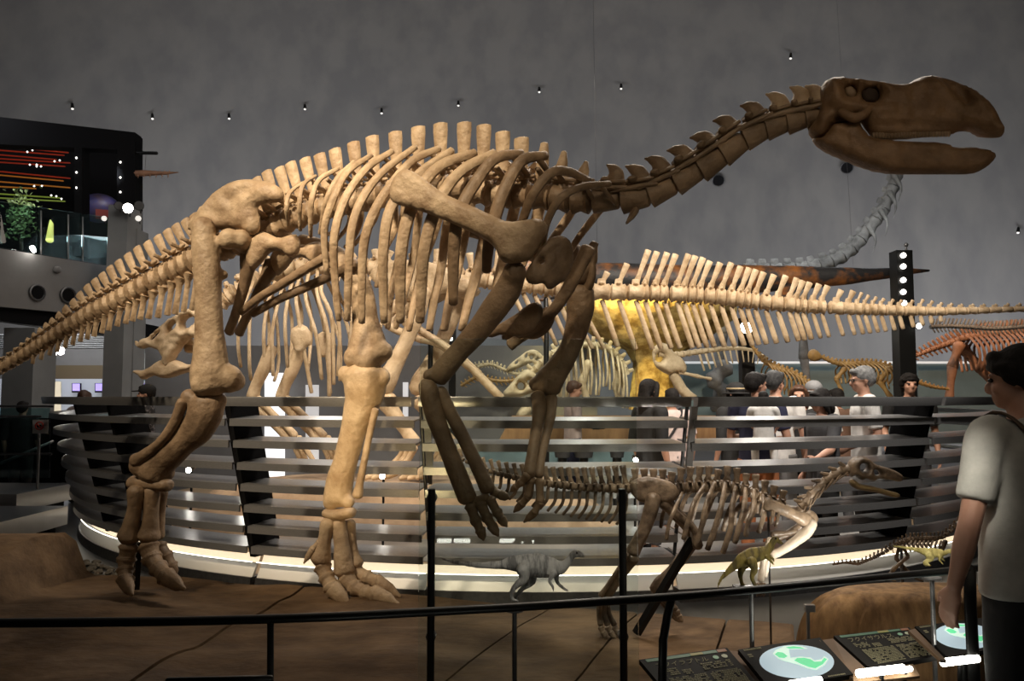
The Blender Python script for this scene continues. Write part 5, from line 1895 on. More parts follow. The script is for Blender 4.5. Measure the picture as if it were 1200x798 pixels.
# small grey predator skull and neck above it
mini('predator_skeleton', 'small grey skeleton with an open-holed skull above the horned skull', 13.6,
     [(560, 430), (575, 427), (590, 433), (604, 438), (615, 437)], M['bone_ivory'], 12, 2.2, 5,
     skull=([V(*p) for p in ((195, 320), (230, 275), (290, 230), (340, 190), (385, 175), (430, 190), (440, 230), (400, 260), (330, 290), (260, 320), (215, 335))],
            [[V(*p) for p in ((258, 268), (280, 250), (285, 270), (262, 284))], [V(*p) for p in ((360, 225), (385, 215), (392, 245), (368, 250))], [V(*p) for p in ((330, 215), (350, 195), (352, 225), (335, 240))]], .10))
mini('serpentine_skeleton', 'thin golden skeleton of a long tail winding behind the near forearm', 14.0,
     [(540, 452), (560, 442), (580, 446), (600, 446), (618, 440)], M['bone_gold'], 16, 2.2, 4.5, chev=(540, 618, 5))
mini('hanging_tail_skeleton', 'thin spiky tail skeleton rising behind the near upper arm', 14.2,
     [(548, 432), (562, 427), (578, 428), (596, 436)], M['bone_ivory'], 12, 1.6, 4, chev=(548, 596, 4))
# skull and frill right of the golden tree
mini('skull_skeleton', 'cream skeleton with a round-eyed skull and spiky tail beside the golden rock', 12.2,
     [(772, 414), (790, 416), (812, 413), (834, 410), (856, 408), (880, 410), (900, 420)], M['bone_ivory'], 18, 5.0, 3, None, 0, taper=lambda t: 1 - .65 * t, chev=(812, 905, 30),
     skull=([(764, 408), (774, 401), (784, 404), (790, 414), (800, 420), (806, 432), (800, 440), (793, 436), (786, 440), (776, 436), (766, 428)], [[(768, 416), (774, 412), (778, 418), (774, 425), (768, 423)]], .14),
     jaw=([(782, 438), (792, 434), (798, 442), (806, 456), (820, 466), (806, 470), (796, 462), (788, 450)], .08),
     legs=((.05, [(796, 436), (818, 441), (833, 444)], 2.6),))
# brown skeletons at the right
mini('dark_bird_like_skeleton', 'dark bronze skeleton with a hanging head behind the man in the white T-shirt', 11.8,
     [(880, 404), (895, 422), (912, 432), (930, 438), (944, 448), (956, 462), (962, 474)], M['bone_gold'], 20, 4.2, 6, (898, 955), 26, taper=bs(.3, .8, .4), ribw=2.0)
mini('golden_skeleton', 'golden brown long-necked skeleton behind the grey-haired man', 12.4,
     [(952, 416), (962, 418), (976, 424), (992, 427), (1012, 426), (1034, 428), (1054, 436), (1072, 446), (1092, 453), (1112, 456)], M['bone_gold'], 32, 4.0, 6, (985, 1050), 22, taper=bs(.25, .5, .45), ribw=2.2,
     legs=((.18, [(1042, 432), (1030, 446), (1044, 466)], 4.5), (-.15, [(1052, 436), (1062, 450), (1052, 470)], 4.5), (.2, [(990, 432), (980, 444), (986, 458)], 3.5)),
     skull=([(946, 414), (952, 408), (960, 412), (964, 420), (956, 424), (948, 422)], [], .06))
mini('red_brown_skeleton', 'large red-brown skeleton at the far right above the visitor', 12.8,
     [(1058, 424), (1075, 416), (1095, 408), (1112, 402), (1130, 396), (1150, 393), (1175, 390), (1200, 388), (1228, 386)], M['bone_red'], 30, 5.5, 14, (1132, 1225), 40, taper=bs(.5, 1.0, .35), lean=4, ribw=3.4,
     legs=((.3, [(1124, 404), (1116, 430), (1112, 470)], 7), (-.3, [(1126, 406), (1150, 432), (1170, 458)], 8)), chev=(1058, 1115, 13))
mini('ceiling_skeleton', 'thin dark skeleton hung level under the tip of the rear tail at the right', 12.0,
     [(1090, 383), (1110, 382), (1135, 383), (1160, 385), (1185, 384), (1225, 380)], M['bone_grey'], 30, 2.8, 9, chev=(1090, 1225, 7), lean=-3, base_z=2.3)
# tall grey neck behind the lower jaw and its legs
sp, spl = mini('sauropod_skeleton', 'tall grey long-necked skeleton with its neck rising below the lower jaw', 15.0,
               [(872, 318), (892, 318), (912, 317), (932, 316), (950, 314), (966, 309), (984, 302), (1000, 290), (1014, 274), (1026, 258), (1036, 244), (1044, 226), (1050, 208), (1054, 190)], M['bone_grey'], 17, 9.5, 13, taper=lambda t: 1.15 - .35 * t,
               legs=((.3, [(942, 330), (940, 362), (942, 420), (950, 470)], 8), (-.2, [(846, 340), (846, 390), (842, 440), (838, 480)], 9), (.1, [(850, 430), (836, 446), (850, 460)], 12)))
for x, y in ((1044, 228), (1034, 249), (1020, 268), (1050, 208)):
    k = MB()
    k.tube([spl.on(x - 2, y - 3, .1), spl.on(x + 6, y + 12, .25), spl.on(x + 3, y + 28, .3)], [.06, .025, .006], 6, n=7)
    k.build('cervical_rib', M['bone_grey'], sp)

# dark marine model hanging level behind the rear tail
mp = Plane(P(850, 325, 11.2), 0.0)
mm = empty('marine_reptile_model', mp.on(850, 325), 'long dark marine reptile model with an orange belly hanging behind the rear tail', 'model')
k = MB()
M['hide'] = mat('mottled orange and black hide', (.018, .018, .02), (.25, .09, .018), .5, scale=3.5, mix=(.46, .66), bump=.3)
pts = [(575, 322, 6), (590, 320, 12), (620, 322, 17), (680, 326, 19), (740, 328, 20), (800, 330, 20), (860, 328, 18), (920, 326, 15), (980, 324, 11), (1030, 321, 7), (1065, 318, 4), (1089, 317, 1.2)]
q = [mp.on(x, y) for x, y, r in pts]
k.tube(q, [(r * scale_at(v), r * scale_at(v) * .8) for v, (x, y, r) in zip(q, pts)], 16, n=44, up=(0, 1, 0))
k.build('body', M['hide'], mm, smooth='all')
for x in (660, 930):
    for sd in (1, -1):
        k = MB()
        k.tube([mp.on(x, 334, .15 * sd), mp.on(x - 12, 346, .5 * sd), mp.on(x - 26, 352, .75 * sd)], [(.12, .03), (.14, .03), (.05, .015)], 8, n=9)
        k.build('flipper', M['hide'], mm, smooth='all')
for x in (700, 1000):
    k = MB()
    a = mp.on(x, 312)
    k.tube([a, a + Vector((0, .6, 8))], .002, 4)
    k.build('hanging_wire', M['steel_dark'], mm)

# golden lit rock tree
gt = empty('golden_rock_tree', P(765, 470, 13.8), 'golden lit rough rock pillar spreading upward behind the rear tail', 'rock')
gp = Plane(P(765, 420, 13.8), 0)
k = MB()
prof = [(764, 480, 26), (765, 460, 24), (766, 440, 22), (768, 425, 24), (768, 410, 34), (762, 398, 58), (760, 385, 84), (764, 372, 98), (770, 360, 104), (776, 352, 80), (780, 346, 40)]
vs, fs = [], []
nu = 40
for j, (x, y, r) in enumerate(prof):
    c = gp.on(x, y)
    for i in range(nu):
        a = 2 * math.pi * i / nu
        rr = r * scale_at(c) * (1 + .28 * noise.noise(Vector((math.cos(a) * 2.2, math.sin(a) * 2.2, j * .55))) + .12 * noise.noise(Vector((math.cos(a) * 6, math.sin(a) * 6, j * 1.3))))
        vs.append(c + Vector((math.cos(a) * rr, math.sin(a) * rr * .6, 0)))
for j in range(len(prof) - 1):
    for i in range(nu):
        fs.append((j * nu + i, j * nu + (i + 1) % nu, (j + 1) * nu + (i + 1) % nu, (j + 1) * nu + i))
fs.append(tuple(nu * (len(prof) - 1) + i for i in range(nu)))
k.add(vs, fs)
k.build('rock_body', mat('golden rock', (.26, .16, .035), (.62, .46, .16), .8, scale=5, bump=.9, bscale=9, detail=9, mix=(.40, .60)), gt, smooth='all')

# long brown bench-like plinth between people and exhibits
k = MB()
k.plate([P(585, 516, 11.5), P(862, 516, 11.5), P(862, 488, 11.5), P(600, 488, 11.5)], .6)
tag(k.build('wooden_plinth', mat('orange brown board', (.26, .14, .06), (.36, .21, .09), .6, scale=3, stretch=(5, 1, .6)), smooth=False), 'long orange-brown plinth front below the horned skeleton', 'plinth')
k = MB()
k.plate([P(560, 546, 11.2), P(812, 546, 11.2), P(812, 519, 11.2), P(560, 519, 11.2)], .1)
tag(k.build('pale_blue_case', mat('pale blue case front', (.20, .31, .35), (.24, .36, .40), .3, scale=1), smooth=False), 'pale blue low case front under the orange-brown plinth', 'case')
for x, w_, lab in ((659, 22, 'left dark round stool before the pale blue case'), (684, 26, 'wide dark stool right of the left one'), (723, 20, 'right dark round stool before the pale blue case')):
    c = P(x, 520, 10.5)
    t = empty('stool', (c.x, 10.5, .07), lab, 'stool', 'dark stools before the blue case')
    r = w_ * .5 * 10.5 / FPX
    k = MB()
    k.tube([Vector((c.x, 10.5, P(x, 536, 10.5).z)), Vector((c.x, 10.5, c.z))], [(r * .75, r * .75), (r, r)], 16, cap=0)
    k.build('seat', M['charcoal'], t)
    k = MB()
    k.tube([Vector((c.x, 10.5, .07)), Vector((c.x, 10.5, P(x, 536, 10.5).z))], .06, 8, cap=0)
    k.build('leg', M['black'], t)
# ================================================================== FOREGROUND: BARRIER, GLASS, MODELS, PANELS
RAILZ = .86
rail_px = [(-60, 731), (0, 730), (120, 729), (250, 727), (380, 723), (500, 717), (610, 711), (720, 704), (830, 696), (950, 685), (1050, 675), (1140, 666), (1240, 654)]
rq = [G(x, y, RAILZ) for x, y in rail_px]
vr = empty('visitor_barrier', Vector((rq[6].x, rq[6].y, 0)), 'long black visitor barrier with a curved handrail across the foreground', 'barrier')
k = MB()
k.tube(rq, [(.016, .013)] * len(rq), 10, n=60, up=UPZ)
k.build('handrail', M['black'], vr, smooth='all')


def rail_at(px):
    return G(px, chain_pt(rail_px, px), RAILZ)


a = rail_at(317)
k = MB()
k.tube([a, Vector((a.x + .01, a.y + .02, 0))], .010, 8)
k.build('post', M['black'], vr)
a = rail_at(787)
k = MB()
k.tube([a - Vector((0, 0, .005)), a + Vector((-.012, 0, -.05)), a + Vector((-.026, -.01, -.11)), a + Vector((-.035, -.02, -.2)), Vector((a.x - .05, a.y - .03, 0))], [(.014, .010)] * 5, 8, n=16, up=(0, 1, 0))
k.build('bent_post', M['black'], vr, smooth='all')
a = rail_at(1134)
k = MB()
k.tube([a + Vector((.01, 0, .01)), a + Vector((.0, -.015, -.04)), a + Vector((-.012, -.03, -.1)), Vector((a.x - .012, a.y - .05, 0))], [(.024, .011)] * 4, 8, n=14, up=(0, 1, 0))
k.build('bent_post', M['black'], vr, smooth='all')
k = MB()
k.tube([G(196, 798, .70), G(318, 795, .70)], .010, 6)
k.build('lower_bar', M['black'], vr)

# glass screen on two slim black posts
gs = empty('glass_screen', (.07, 3.55, 0), 'clear glass screen held by two slim black posts before the near arm', 'glass screen')
x0, x1 = P(491, 600, 3.55).x, P(747, 600, 3.55).x
ztop = P(620, 397, 3.55).z
k = MB()
k.box((x0, 3.552, .10), (x1, 3.564, ztop))
k.build('glass_panel', M['glass'], gs, smooth=False)
for px in (506, 729):
    a = P(px, 573, 3.52)
    k = MB()
    k.tube([Vector((a.x, 3.52, .1)), Vector((a.x, 3.52, a.z))], .0165, 10, cap=.1)
    k.build('post', M['black'], gs)
    k = MB()
    for z in (a.z - .04, a.z - .62):
        k.tube([Vector((a.x, 3.515, z)), Vector((a.x, 3.556, z))], .022, 10, cap=.1)
    k.build('clamps', M['steel_dark'], gs)

# slim stands and the three painted models
MZ = Plane(P(600, 700, 3.15), 0.0)


def stand(x, y0, y1, lab, m):
    t = empty('model_stand', Vector((MZ.on(x, y0).x, 3.15, .15)), lab, 'stand', 'slim stands of the painted models')
    a = MZ.on(x, y0)
    k = MB()
    k.tube([Vector((a.x, 3.15, .15)), a], .009, 8, cap=.1)
    k.build('pole', m, t)
    k = MB()
    k.tube([a, a + Vector((0, 0, .006))], .035, 14, cap=0)
    k.build('top_plate', m, t)
    return a


def model(name, lab, body, legs, mt, arms=(), off=.04, voxel=.006, head=None):
    root = empty(name, MZ.on(body[len(body) // 2][0], legs[0][1][-1][1]), lab, 'model', 'painted dinosaur models')
    k = MB()
    q = [MZ.on(x, y) for x, y, r in body]
    k.tube(q, [(r * scale_at(v), r * scale_at(v) * .72) for v, (x, y, r) in zip(q, body)], 12, n=48, up=MZ.n, cap=.5)
    for sd, pts in list(legs) + list(arms):
        qq = [MZ.on(p[0], p[1], off * sd) for p in pts]
        k.tube(qq, [p[2] * scale_at(v) for p, v in zip(pts, qq)], 8, n=16, cap=.6)
        if (sd, pts) in legs:
            a = qq[-1]
            for dx in (-.006, .0, .006):
                k.tube([a, a + Vector((.022, dx * 1.6, -.002))], [.006, .003], 6)
        else:
            a = qq[-1]
            for dy in (-.004, 0, .004):
                k.tube([a, a + Vector((.008, dy, -.006))], [.003, .002], 5)
    if head:
        for x, y, r, sq in head:
            v = MZ.on(x, y)
            s = r * scale_at(v)
            k.ball(v, (s * 1.2, s * .75, s * sq), 12, 8)
    b = k.build('body', mt, root, smooth='all', remesh=voxel, relax=1)
    if head:
        x, y, r, sq = head[0]
        for sd in (1, -1):
            v = MZ.on(x + 1, y - r * .2, sd * .6 * r * scale_at(MZ.on(x, y)))
            k = MB()
            k.ball(v, .004, 8, 6)
            k.build('eye', M['eye'], root)
    return root


def striped(name, base, stripe, sc, under):
    m = mat(name, base, stripe, .55, scale=sc, mix=(.45, .60), bump=.3, bscale=60, stretch=(3.2, 1, .9))
    return m


stand(603, 716, 800, 'dark slim stand under the grey dinosaur model', M['steel_dark'])
model('dinosaur_model', 'small grey striped running dinosaur model on a slim stand',
      [(516, 654, 1.2), (535, 659, 2.4), (560, 662, 3.6), (585, 662, 5), (602, 660, 9), (617, 662, 13), (632, 663, 14), (646, 665, 12), (657, 665, 8), (664, 660, 5), (669, 653, 4), (673, 648, 4.5), (679, 649, 4), (684, 652, 2)],
      [(1, [(613, 666, 9), (614, 678, 6), (603, 688, 3.6), (599, 698, 2.4), (601, 703, 2.2)]), (-1, [(620, 666, 9), (624, 680, 5), (612, 690, 3), (606, 698, 2.2), (603, 704, 2)])],
      striped('grey model hide', (.55, .55, .52), (.22, .22, .21), 12, None),
      [(1, [(650, 671, 4), (644, 680, 2.4), (648, 688, 2), (648, 692, 1.6)]), (-1, [(652, 672, 4), (653, 682, 2.4), (660, 689, 2), (665, 692, 1.6)])], head=[(675, 649, 4.5, .9)])
stand(880, 690, 770, 'slim steel stand under the olive dinosaur model', M['steel'])
olive = model('dinosaur_model', 'small olive green striped dinosaur model standing upright on a slim stand',
      [(841, 690, .8), (844, 680, 1.8), (851, 672, 3.2), (861, 663, 5), (871, 656, 8.5), (882, 651, 9.5), (893, 648, 8), (901, 643, 5), (905, 636, 3.8), (908, 631, 4), (912, 634, 3), (917, 637, 1.8)],
      [(1, [(880, 657, 7), (884, 667, 4.5), (881, 676, 2.8), (884, 684, 2.4), (884, 687, 2.2)]), (-1, [(873, 660, 6.5), (868, 669, 4), (868, 678, 2.6), (870, 686, 2.3)])],
      striped('olive model hide', (.40, .31, .08), (.15, .115, .04), 16, None),
      [(1, [(898, 652, 3), (903, 657, 2), (906, 661, 1.6)]), (-1, [(899, 650, 3), (905, 654, 1.8), (908, 659, 1.4)])], head=[(908, 632, 4, .9)])
k = MB()
c = MZ.on(876, 688.5)
k.box((c.x - .045, 3.10, c.z - .006), (c.x + .05, 3.2, c.z + .001))
k.build('base_plate', M['black'], olive, smooth=False)
stand(1092, 678, 760, 'slim steel stand at the right under the yellow dinosaur model', M['steel'])
model('dinosaur_model', 'small bright yellow running dinosaur model on a slim stand at the right',
      [(1046, 640, .7), (1056, 641, 1.4), (1068, 643, 2.2), (1078, 645, 3.2), (1086, 647, 5), (1094, 648, 5.6), (1102, 648, 4.6), (1107, 648, 2.8), (1111, 646, 2.5), (1115, 646, 3), (1120, 648, 1.6)],
      [(1, [(1088, 650, 4.5), (1092, 655, 2.6), (1084, 658, 1.8), (1083, 661, 1.5)]), (-1, [(1092, 650, 4.2), (1090, 656, 2.4), (1085, 659, 1.6), (1084, 662, 1.4)])],
      striped('yellow model hide', (.62, .54, .20), (.40, .33, .10), 14, None),
      [(1, [(1102, 651, 2.2), (1101, 656, 1.5), (1104, 660, 1.2)]), (-1, [(1103, 651, 2), (1105, 656, 1.3)])], head=[(1115, 646, 2.8, .9)], off=.02, voxel=.004)

# slanted text and map panels
M['panel_black'] = mat('black printed panel', (.008, .007, .006), None, .6, spec=.15)
M['print'] = mat('pale yellow print', (.30, .28, .16), None, .7)
M['band_green'] = mat('green printed band', (.03, .17, .09), (.07, .22, .10), .5, scale=5)
M['band_orange'] = mat('orange printed patch', (.36, .12, .03), None, .5)
M['band_yellow'] = mat('yellow printed patch', (.35, .33, .06), None, .5)
M['sea'] = glow('lit pale blue sea', (.36, .47, .53), .75)
M['land'] = glow('lit green land', (.10, .62, .28), .75)
M['shelf'] = glow('lit pale green shallow sea', (.58, .80, .68), .75)


class Desk:
    """a slanted panel: four photograph corners (top left, top right, bottom right, bottom left), back edge at depth yt, front edge at yb"""

    def __init__(s, tl, tr, br, bl, yt, yb):
        s.c = [P(*tl, yt[0]), P(*tr, yt[1]), P(*br, yb[1]), P(*bl, yb[0])]
        s.n = (s.c[1] - s.c[0]).cross(s.c[3] - s.c[0]).normalized()
        if s.n.z < 0:
            s.n = -s.n

    def at(s, u, v, h=0.0):
        return s.c[0].lerp(s.c[1], u).lerp(s.c[3].lerp(s.c[2], u), v) + s.n * h

    def rect(s, mb, u0, v0, u1, v1, h=.001, t=.0012):
        q = [s.at(u0, v1, h), s.at(u1, v1, h), s.at(u1, v0, h), s.at(u0, v0, h)]
        d = s.n * t
        mb.hexa([p - d for p in q] + q)

    def oval(s, mb, u, v, ru, rv, h=.001, n=40, t=.0012):
        q = [s.at(u + ru * math.cos(2 * math.pi * i / n), v + rv * math.sin(2 * math.pi * i / n), h) for i in range(n)]
        mb.prism(q, -s.n * t)

    def poly(s, mb, pts, h):
        mb.prism([s.at(u, v, h) for u, v in pts], -s.n * .0012)


def text_at(dk, s_, u, v, size, parent, mt, h=.0016):
    """flat lettering lying on a desk panel"""
    cu = bpy.data.curves.new('lettering', 'FONT')
    cu.body = s_
    cu.size = size
    cu.extrude = .0003
    X = (dk.c[1] - dk.c[0]).normalized()
    Y = dk.n.cross(X)
    cu.materials.append(mt)
    tmp = bpy.data.objects.new('lettering_curve', cu)
    COL.objects.link(tmp)
    me = bpy.data.meshes.new_from_object(tmp.evaluated_get(bpy.context.evaluated_depsgraph_get()))
    bpy.data.objects.remove(tmp)
    o = bpy.data.objects.new('lettering', me)
    COL.objects.link(o)
    m = Matrix((X, Y, dk.n)).transposed().to_4x4()
    m.translation = dk.at(u, v, h) - parent_origin(parent)
    o.matrix_world = m
    o.parent = parent
    return o


def desk(dk, lab, kind):
    c = (dk.c[0] + dk.c[1] + dk.c[2] + dk.c[3]) / 4
    t = empty('text_panel' if kind == 'text' else 'map_panel', Vector((c.x, c.y, .1)), lab, 'panel', 'slanted reading panels')
    k = MB()
    dk.rect(k, 0, 0, 1, 1, 0, .02)
    k.build('board', M['panel_black'], t, smooth=False)
    k = MB()
    k.tube([Vector((c.x, c.y, .1)), c - dk.n * .02], .02, 8)
    k.build('pedestal', M['black'], t)
    return t


rng = random.Random(11)


def text_desk(dk, lab, title):
    t = desk(dk, lab, 'text')
    k = MB()
    dk.rect(k, .06, .02, .86, .085, .001)
    k.build('green_band', M['band_green'], t, smooth=False)
    k = MB()
    dk.rect(k, .56, .022, .70, .082, .0015)
    k.build('yellow_patch', M['band_yellow'], t, smooth=False)
    k = MB()
    dk.rect(k, .87, .02, .97, .085, .001)
    k.build('orange_patch', M['band_orange'], t, smooth=False)
    W = (dk.c[1] - dk.c[0]).length
    text_at(dk, title, .10, .24, W * .085, t, M['print'])
    for i, (u, c_) in enumerate(((.80, (.30, .62, .42)), (.90, (.62, .68, .50)))):
        k = MB()
        dk.oval(k, u, .19, .032, .045, .0012, 18)
        k.build('round_symbol', mat('symbol print', c_, None, .5), t, smooth=False)
    # rows of small print, too small to read singly
    k = MB()
    for (u0, u1, v0, v1, dv) in ((.12, .30, .29, .44, .042), (.34, .44, .36, .44, .04), (.58, .92, .28, .44, .042), (.14, .56, .50, .94, .034), (.60, .95, .50, .94, .034)):
        v = v0
        while v < v1:
            u = u0
            while u < u1:
                L = rng.uniform(.008, .03)
                if rng.random() < .84:
                    dk.rect(k, u, v, min(u1, u + L), v + dv * .62, .0012, .0006)
                u += L + .006
            v += dv
    tag(k.build('small_print', M['print'], t, smooth=False), kind='stuff')
    return t


def map_desk(dk, lab, cap_):
    t = desk(dk, lab, 'map')
    k = MB()
    dk.oval(k, .52, .50, .42, .42, .0012, 48)
    k.build('map_sea', M['sea'], t, smooth=False)
    E = lambda u, v: (.52 + .42 * u, .50 + .42 * v)
    k = MB()
    dk.poly(k, [E(*p) for p in ((-.45, -.62), (-.30, -.80), (.0, -.95), (.25, -.92), (.45, -.78), (.55, -.62), (.30, -.66), (.05, -.74), (-.02, -.50), (-.10, -.22), (.18, -.20), (.42, -.05), (.45, .15), (.68, .12), (.80, -.02), (.84, .18), (.62, .46), (.30, .66), (.12, .52), (-.02, .25), (-.18, .05), (-.32, -.10), (-.42, -.30))], .0022)
    k.build('map_shallows', M['shelf'], t, smooth=False)
    k = MB()
    for pts in (((-.42, -.56), (-.30, -.66), (-.18, -.58), (-.14, -.34), (-.26, -.26), (-.38, -.34)), ((.02, -.86), (.22, -.86), (.40, -.74), (.46, -.64), (.28, -.70), (.08, -.76)),
                ((-.06, -.04), (.06, -.14), (.24, -.10), (.38, .04), (.42, .22), (.60, .26), (.76, .08), (.80, .18), (.58, .42), (.30, .58), (.16, .44), (.02, .18))):
        dk.poly(k, [E(*p) for p in pts], .0032)
    k.build('map_land', M['land'], t, smooth=False)
    k = MB()
    u = .05
    while u < .26:
        L = rng.uniform(.008, .02)
        dk.rect(k, u, .025, u + L, .07, .0012, .0006)
        dk.rect(k, u + .66, .95, u + .66 + L, .975, .0012, .0006)
        u += L + .005
    for v in (.16, .21):
        dk.rect(k, .05, v, .10, v + .03, .0012, .0006)
    tag(k.build('small_print', M['print'], t, smooth=False), kind='stuff')
    return t


text_desk(Desk((749, 773), (852, 759), (892, 806), (792, 824), (3.02, 3.06), (2.80, 2.84)), 'dark slanted text panel at the left end of the row of panels', 'フクイラプトル')
map_desk(Desk((865, 761), (961, 747), (1000, 790), (902, 806), (3.08, 3.14), (2.88, 2.94)), 'slanted panel with a lit world map between two text panels', 'map')
td2 = text_desk(Desk((977, 745), (1065, 735), (1103, 768), (1019, 783), (3.16, 3.22), (2.98, 3.04)), 'dark slanted text panel between the two lit world maps', 'フクイサウルス')
map_desk(Desk((1072, 734), (1150, 724), (1186, 756), (1110, 770), (3.24, 3.30), (3.08, 3.14)), 'slanted panel with a lit world map partly behind the barrier post', 'map')
# brown boards of the desk between and below the panels
for q, lab in (((( 852, 759), (866, 760), (903, 806), (890, 806)), 'narrow brown desk strip left of the first lit map'), (((961, 747), (977, 745), (1019, 783), (1000, 792)), 'narrow brown desk strip right of the first lit map'), (((1065, 735), (1073, 733), (1110, 770), (1103, 769)), 'narrow brown desk strip left of the second lit map')):
    dk = Desk(*q, (3.12, 3.14), (2.92, 2.95))
    k = MB()
    dk.rect(k, 0, 0, 1, 1, -.012, .012)
    tag(k.build('desk_strip', mat('brown desk board', (.20, .12, .065), (.26, .16, .09), .6, scale=5), smooth=False), lab, 'board')
# light tubes on small arms below the panels
for (x0, y0, x1, y1, w_, Y, lab) in ((1005, 789.5, 1059, 783, 4.6, 2.86, 'bright white light tube under the right text panel'), (1056, 786, 1067, 783.5, 3.2, 2.9, 'short end of the bright light tube under the right text panel'), (1104, 776.5, 1146, 771.5, 4.4, 3.0, 'bright white light tube partly behind the barrier post'),
                                     (926, 801, 962, 796, 3.4, 2.8, 'bright white light tube under the first lit map')):
    a, b = P(x0, y0, Y), P(x1, y1, Y + .03)
    t = empty('light_tube', a, lab, 'lamp', 'light tubes of the reading panels')
    s = scale_at(a)
    k = MB()
    k.tube([a, b], w_ * s, 10, cap=.3)
    k.build('tube', M['tube_light'], t)
    k = MB()
    m = a.lerp(b, .55)
    k.tube([m + Vector((0, .01, -.01)), m + Vector((.0, .02, -.06)), Vector((m.x, m.y + .03, .1))], .008, 6)
    k.build('arm', M['black'], t)
k = MB()
k.plate([P(1000, 800, 2.86), P(1078, 792, 2.92), P(1070, 778, 2.98), P(1000, 788, 2.92)], .01)
k.build('front_board', mat('brown desk front', (.20, .12, .06), None, .6), td2, smooth=False)
# two more reading panels close to the camera, below the frame, mirrored in the glass screen
for x, lab, lab2 in ((-.37, 'lit map panel by the camera, mirrored green at the left in the glass screen', 'light tubes by the camera, mirrored at the left of the glass screen'),
                     (.03, 'lit map panel by the camera, mirrored in the middle of the glass screen', 'light tubes by the camera, mirrored in the middle of the glass screen')):
    t = empty('map_panel', Vector((x, 1.78, .1)), lab, 'panel', 'slanted reading panels')
    k = MB()
    k.hexa([Vector(p) for p in ((x - .15, 1.74, .56), (x + .15, 1.74, .56), (x + .15, 1.94, .63), (x - .15, 1.94, .63), (x - .15, 1.74, .58), (x + .15, 1.74, .58), (x + .15, 1.94, .65), (x - .15, 1.94, .65))])
    k.build('board', M['panel_black'], t, smooth=False)
    k = MB()
    k.prism([Vector((x + .12 * math.cos(i * math.pi / 16), 1.84 + .075 * math.sin(i * math.pi / 16), .618 + .026 * math.sin(i * math.pi / 16))) for i in range(32)], (0, -.001, .003))
    k.build('map_sea', M['land'], t, smooth=False)
    k = MB()
    k.tube([Vector((x, 1.84, .1)), Vector((x, 1.84, .6))], .02, 8)
    k.build('pedestal', M['black'], t)
    t = empty('light_tube', Vector((x, 1.99, .1)), lab2, 'lamp', 'light tubes of the reading panels')
    for sd in (-1, 1):
        k = MB()
        k.tube([Vector((x + sd * .010, 1.99, .605)), Vector((x + sd * .105, 1.99, .605))], .013, 10, cap=.3)
        k.build('tube', M['tube_light'], t)
    k = MB()
    k.tube([Vector((x, 1.99, .1)), Vector((x, 1.99, .605))], .007, 6)
    k.build('arm', M['black'], t)
# small metal glass clamps behind the panels
for x, y0, y1, w_, Y, lab in ((947, 709, 752, 2.2, 3.6, 'thin pale metal post with a square head left of the ochre mound'),):
    a, b = P(x, y0, Y), P(x, y1, Y)
    t = empty('metal_post', Vector((a.x, Y, .1)), lab, 'post')
    k = MB()
    k.box((a.x - .006, Y, .1), (a.x + .006, Y + .012, a.z))
    k.build('pole', M['steel'], t, smooth=False)
    k = MB()
    k.box((a.x - .012, Y - .004, a.z - .03), (a.x + .03, Y + .02, a.z))
    k.build('square_head', M['steel'], t, smooth=False)
# ================================================================== PEOPLE


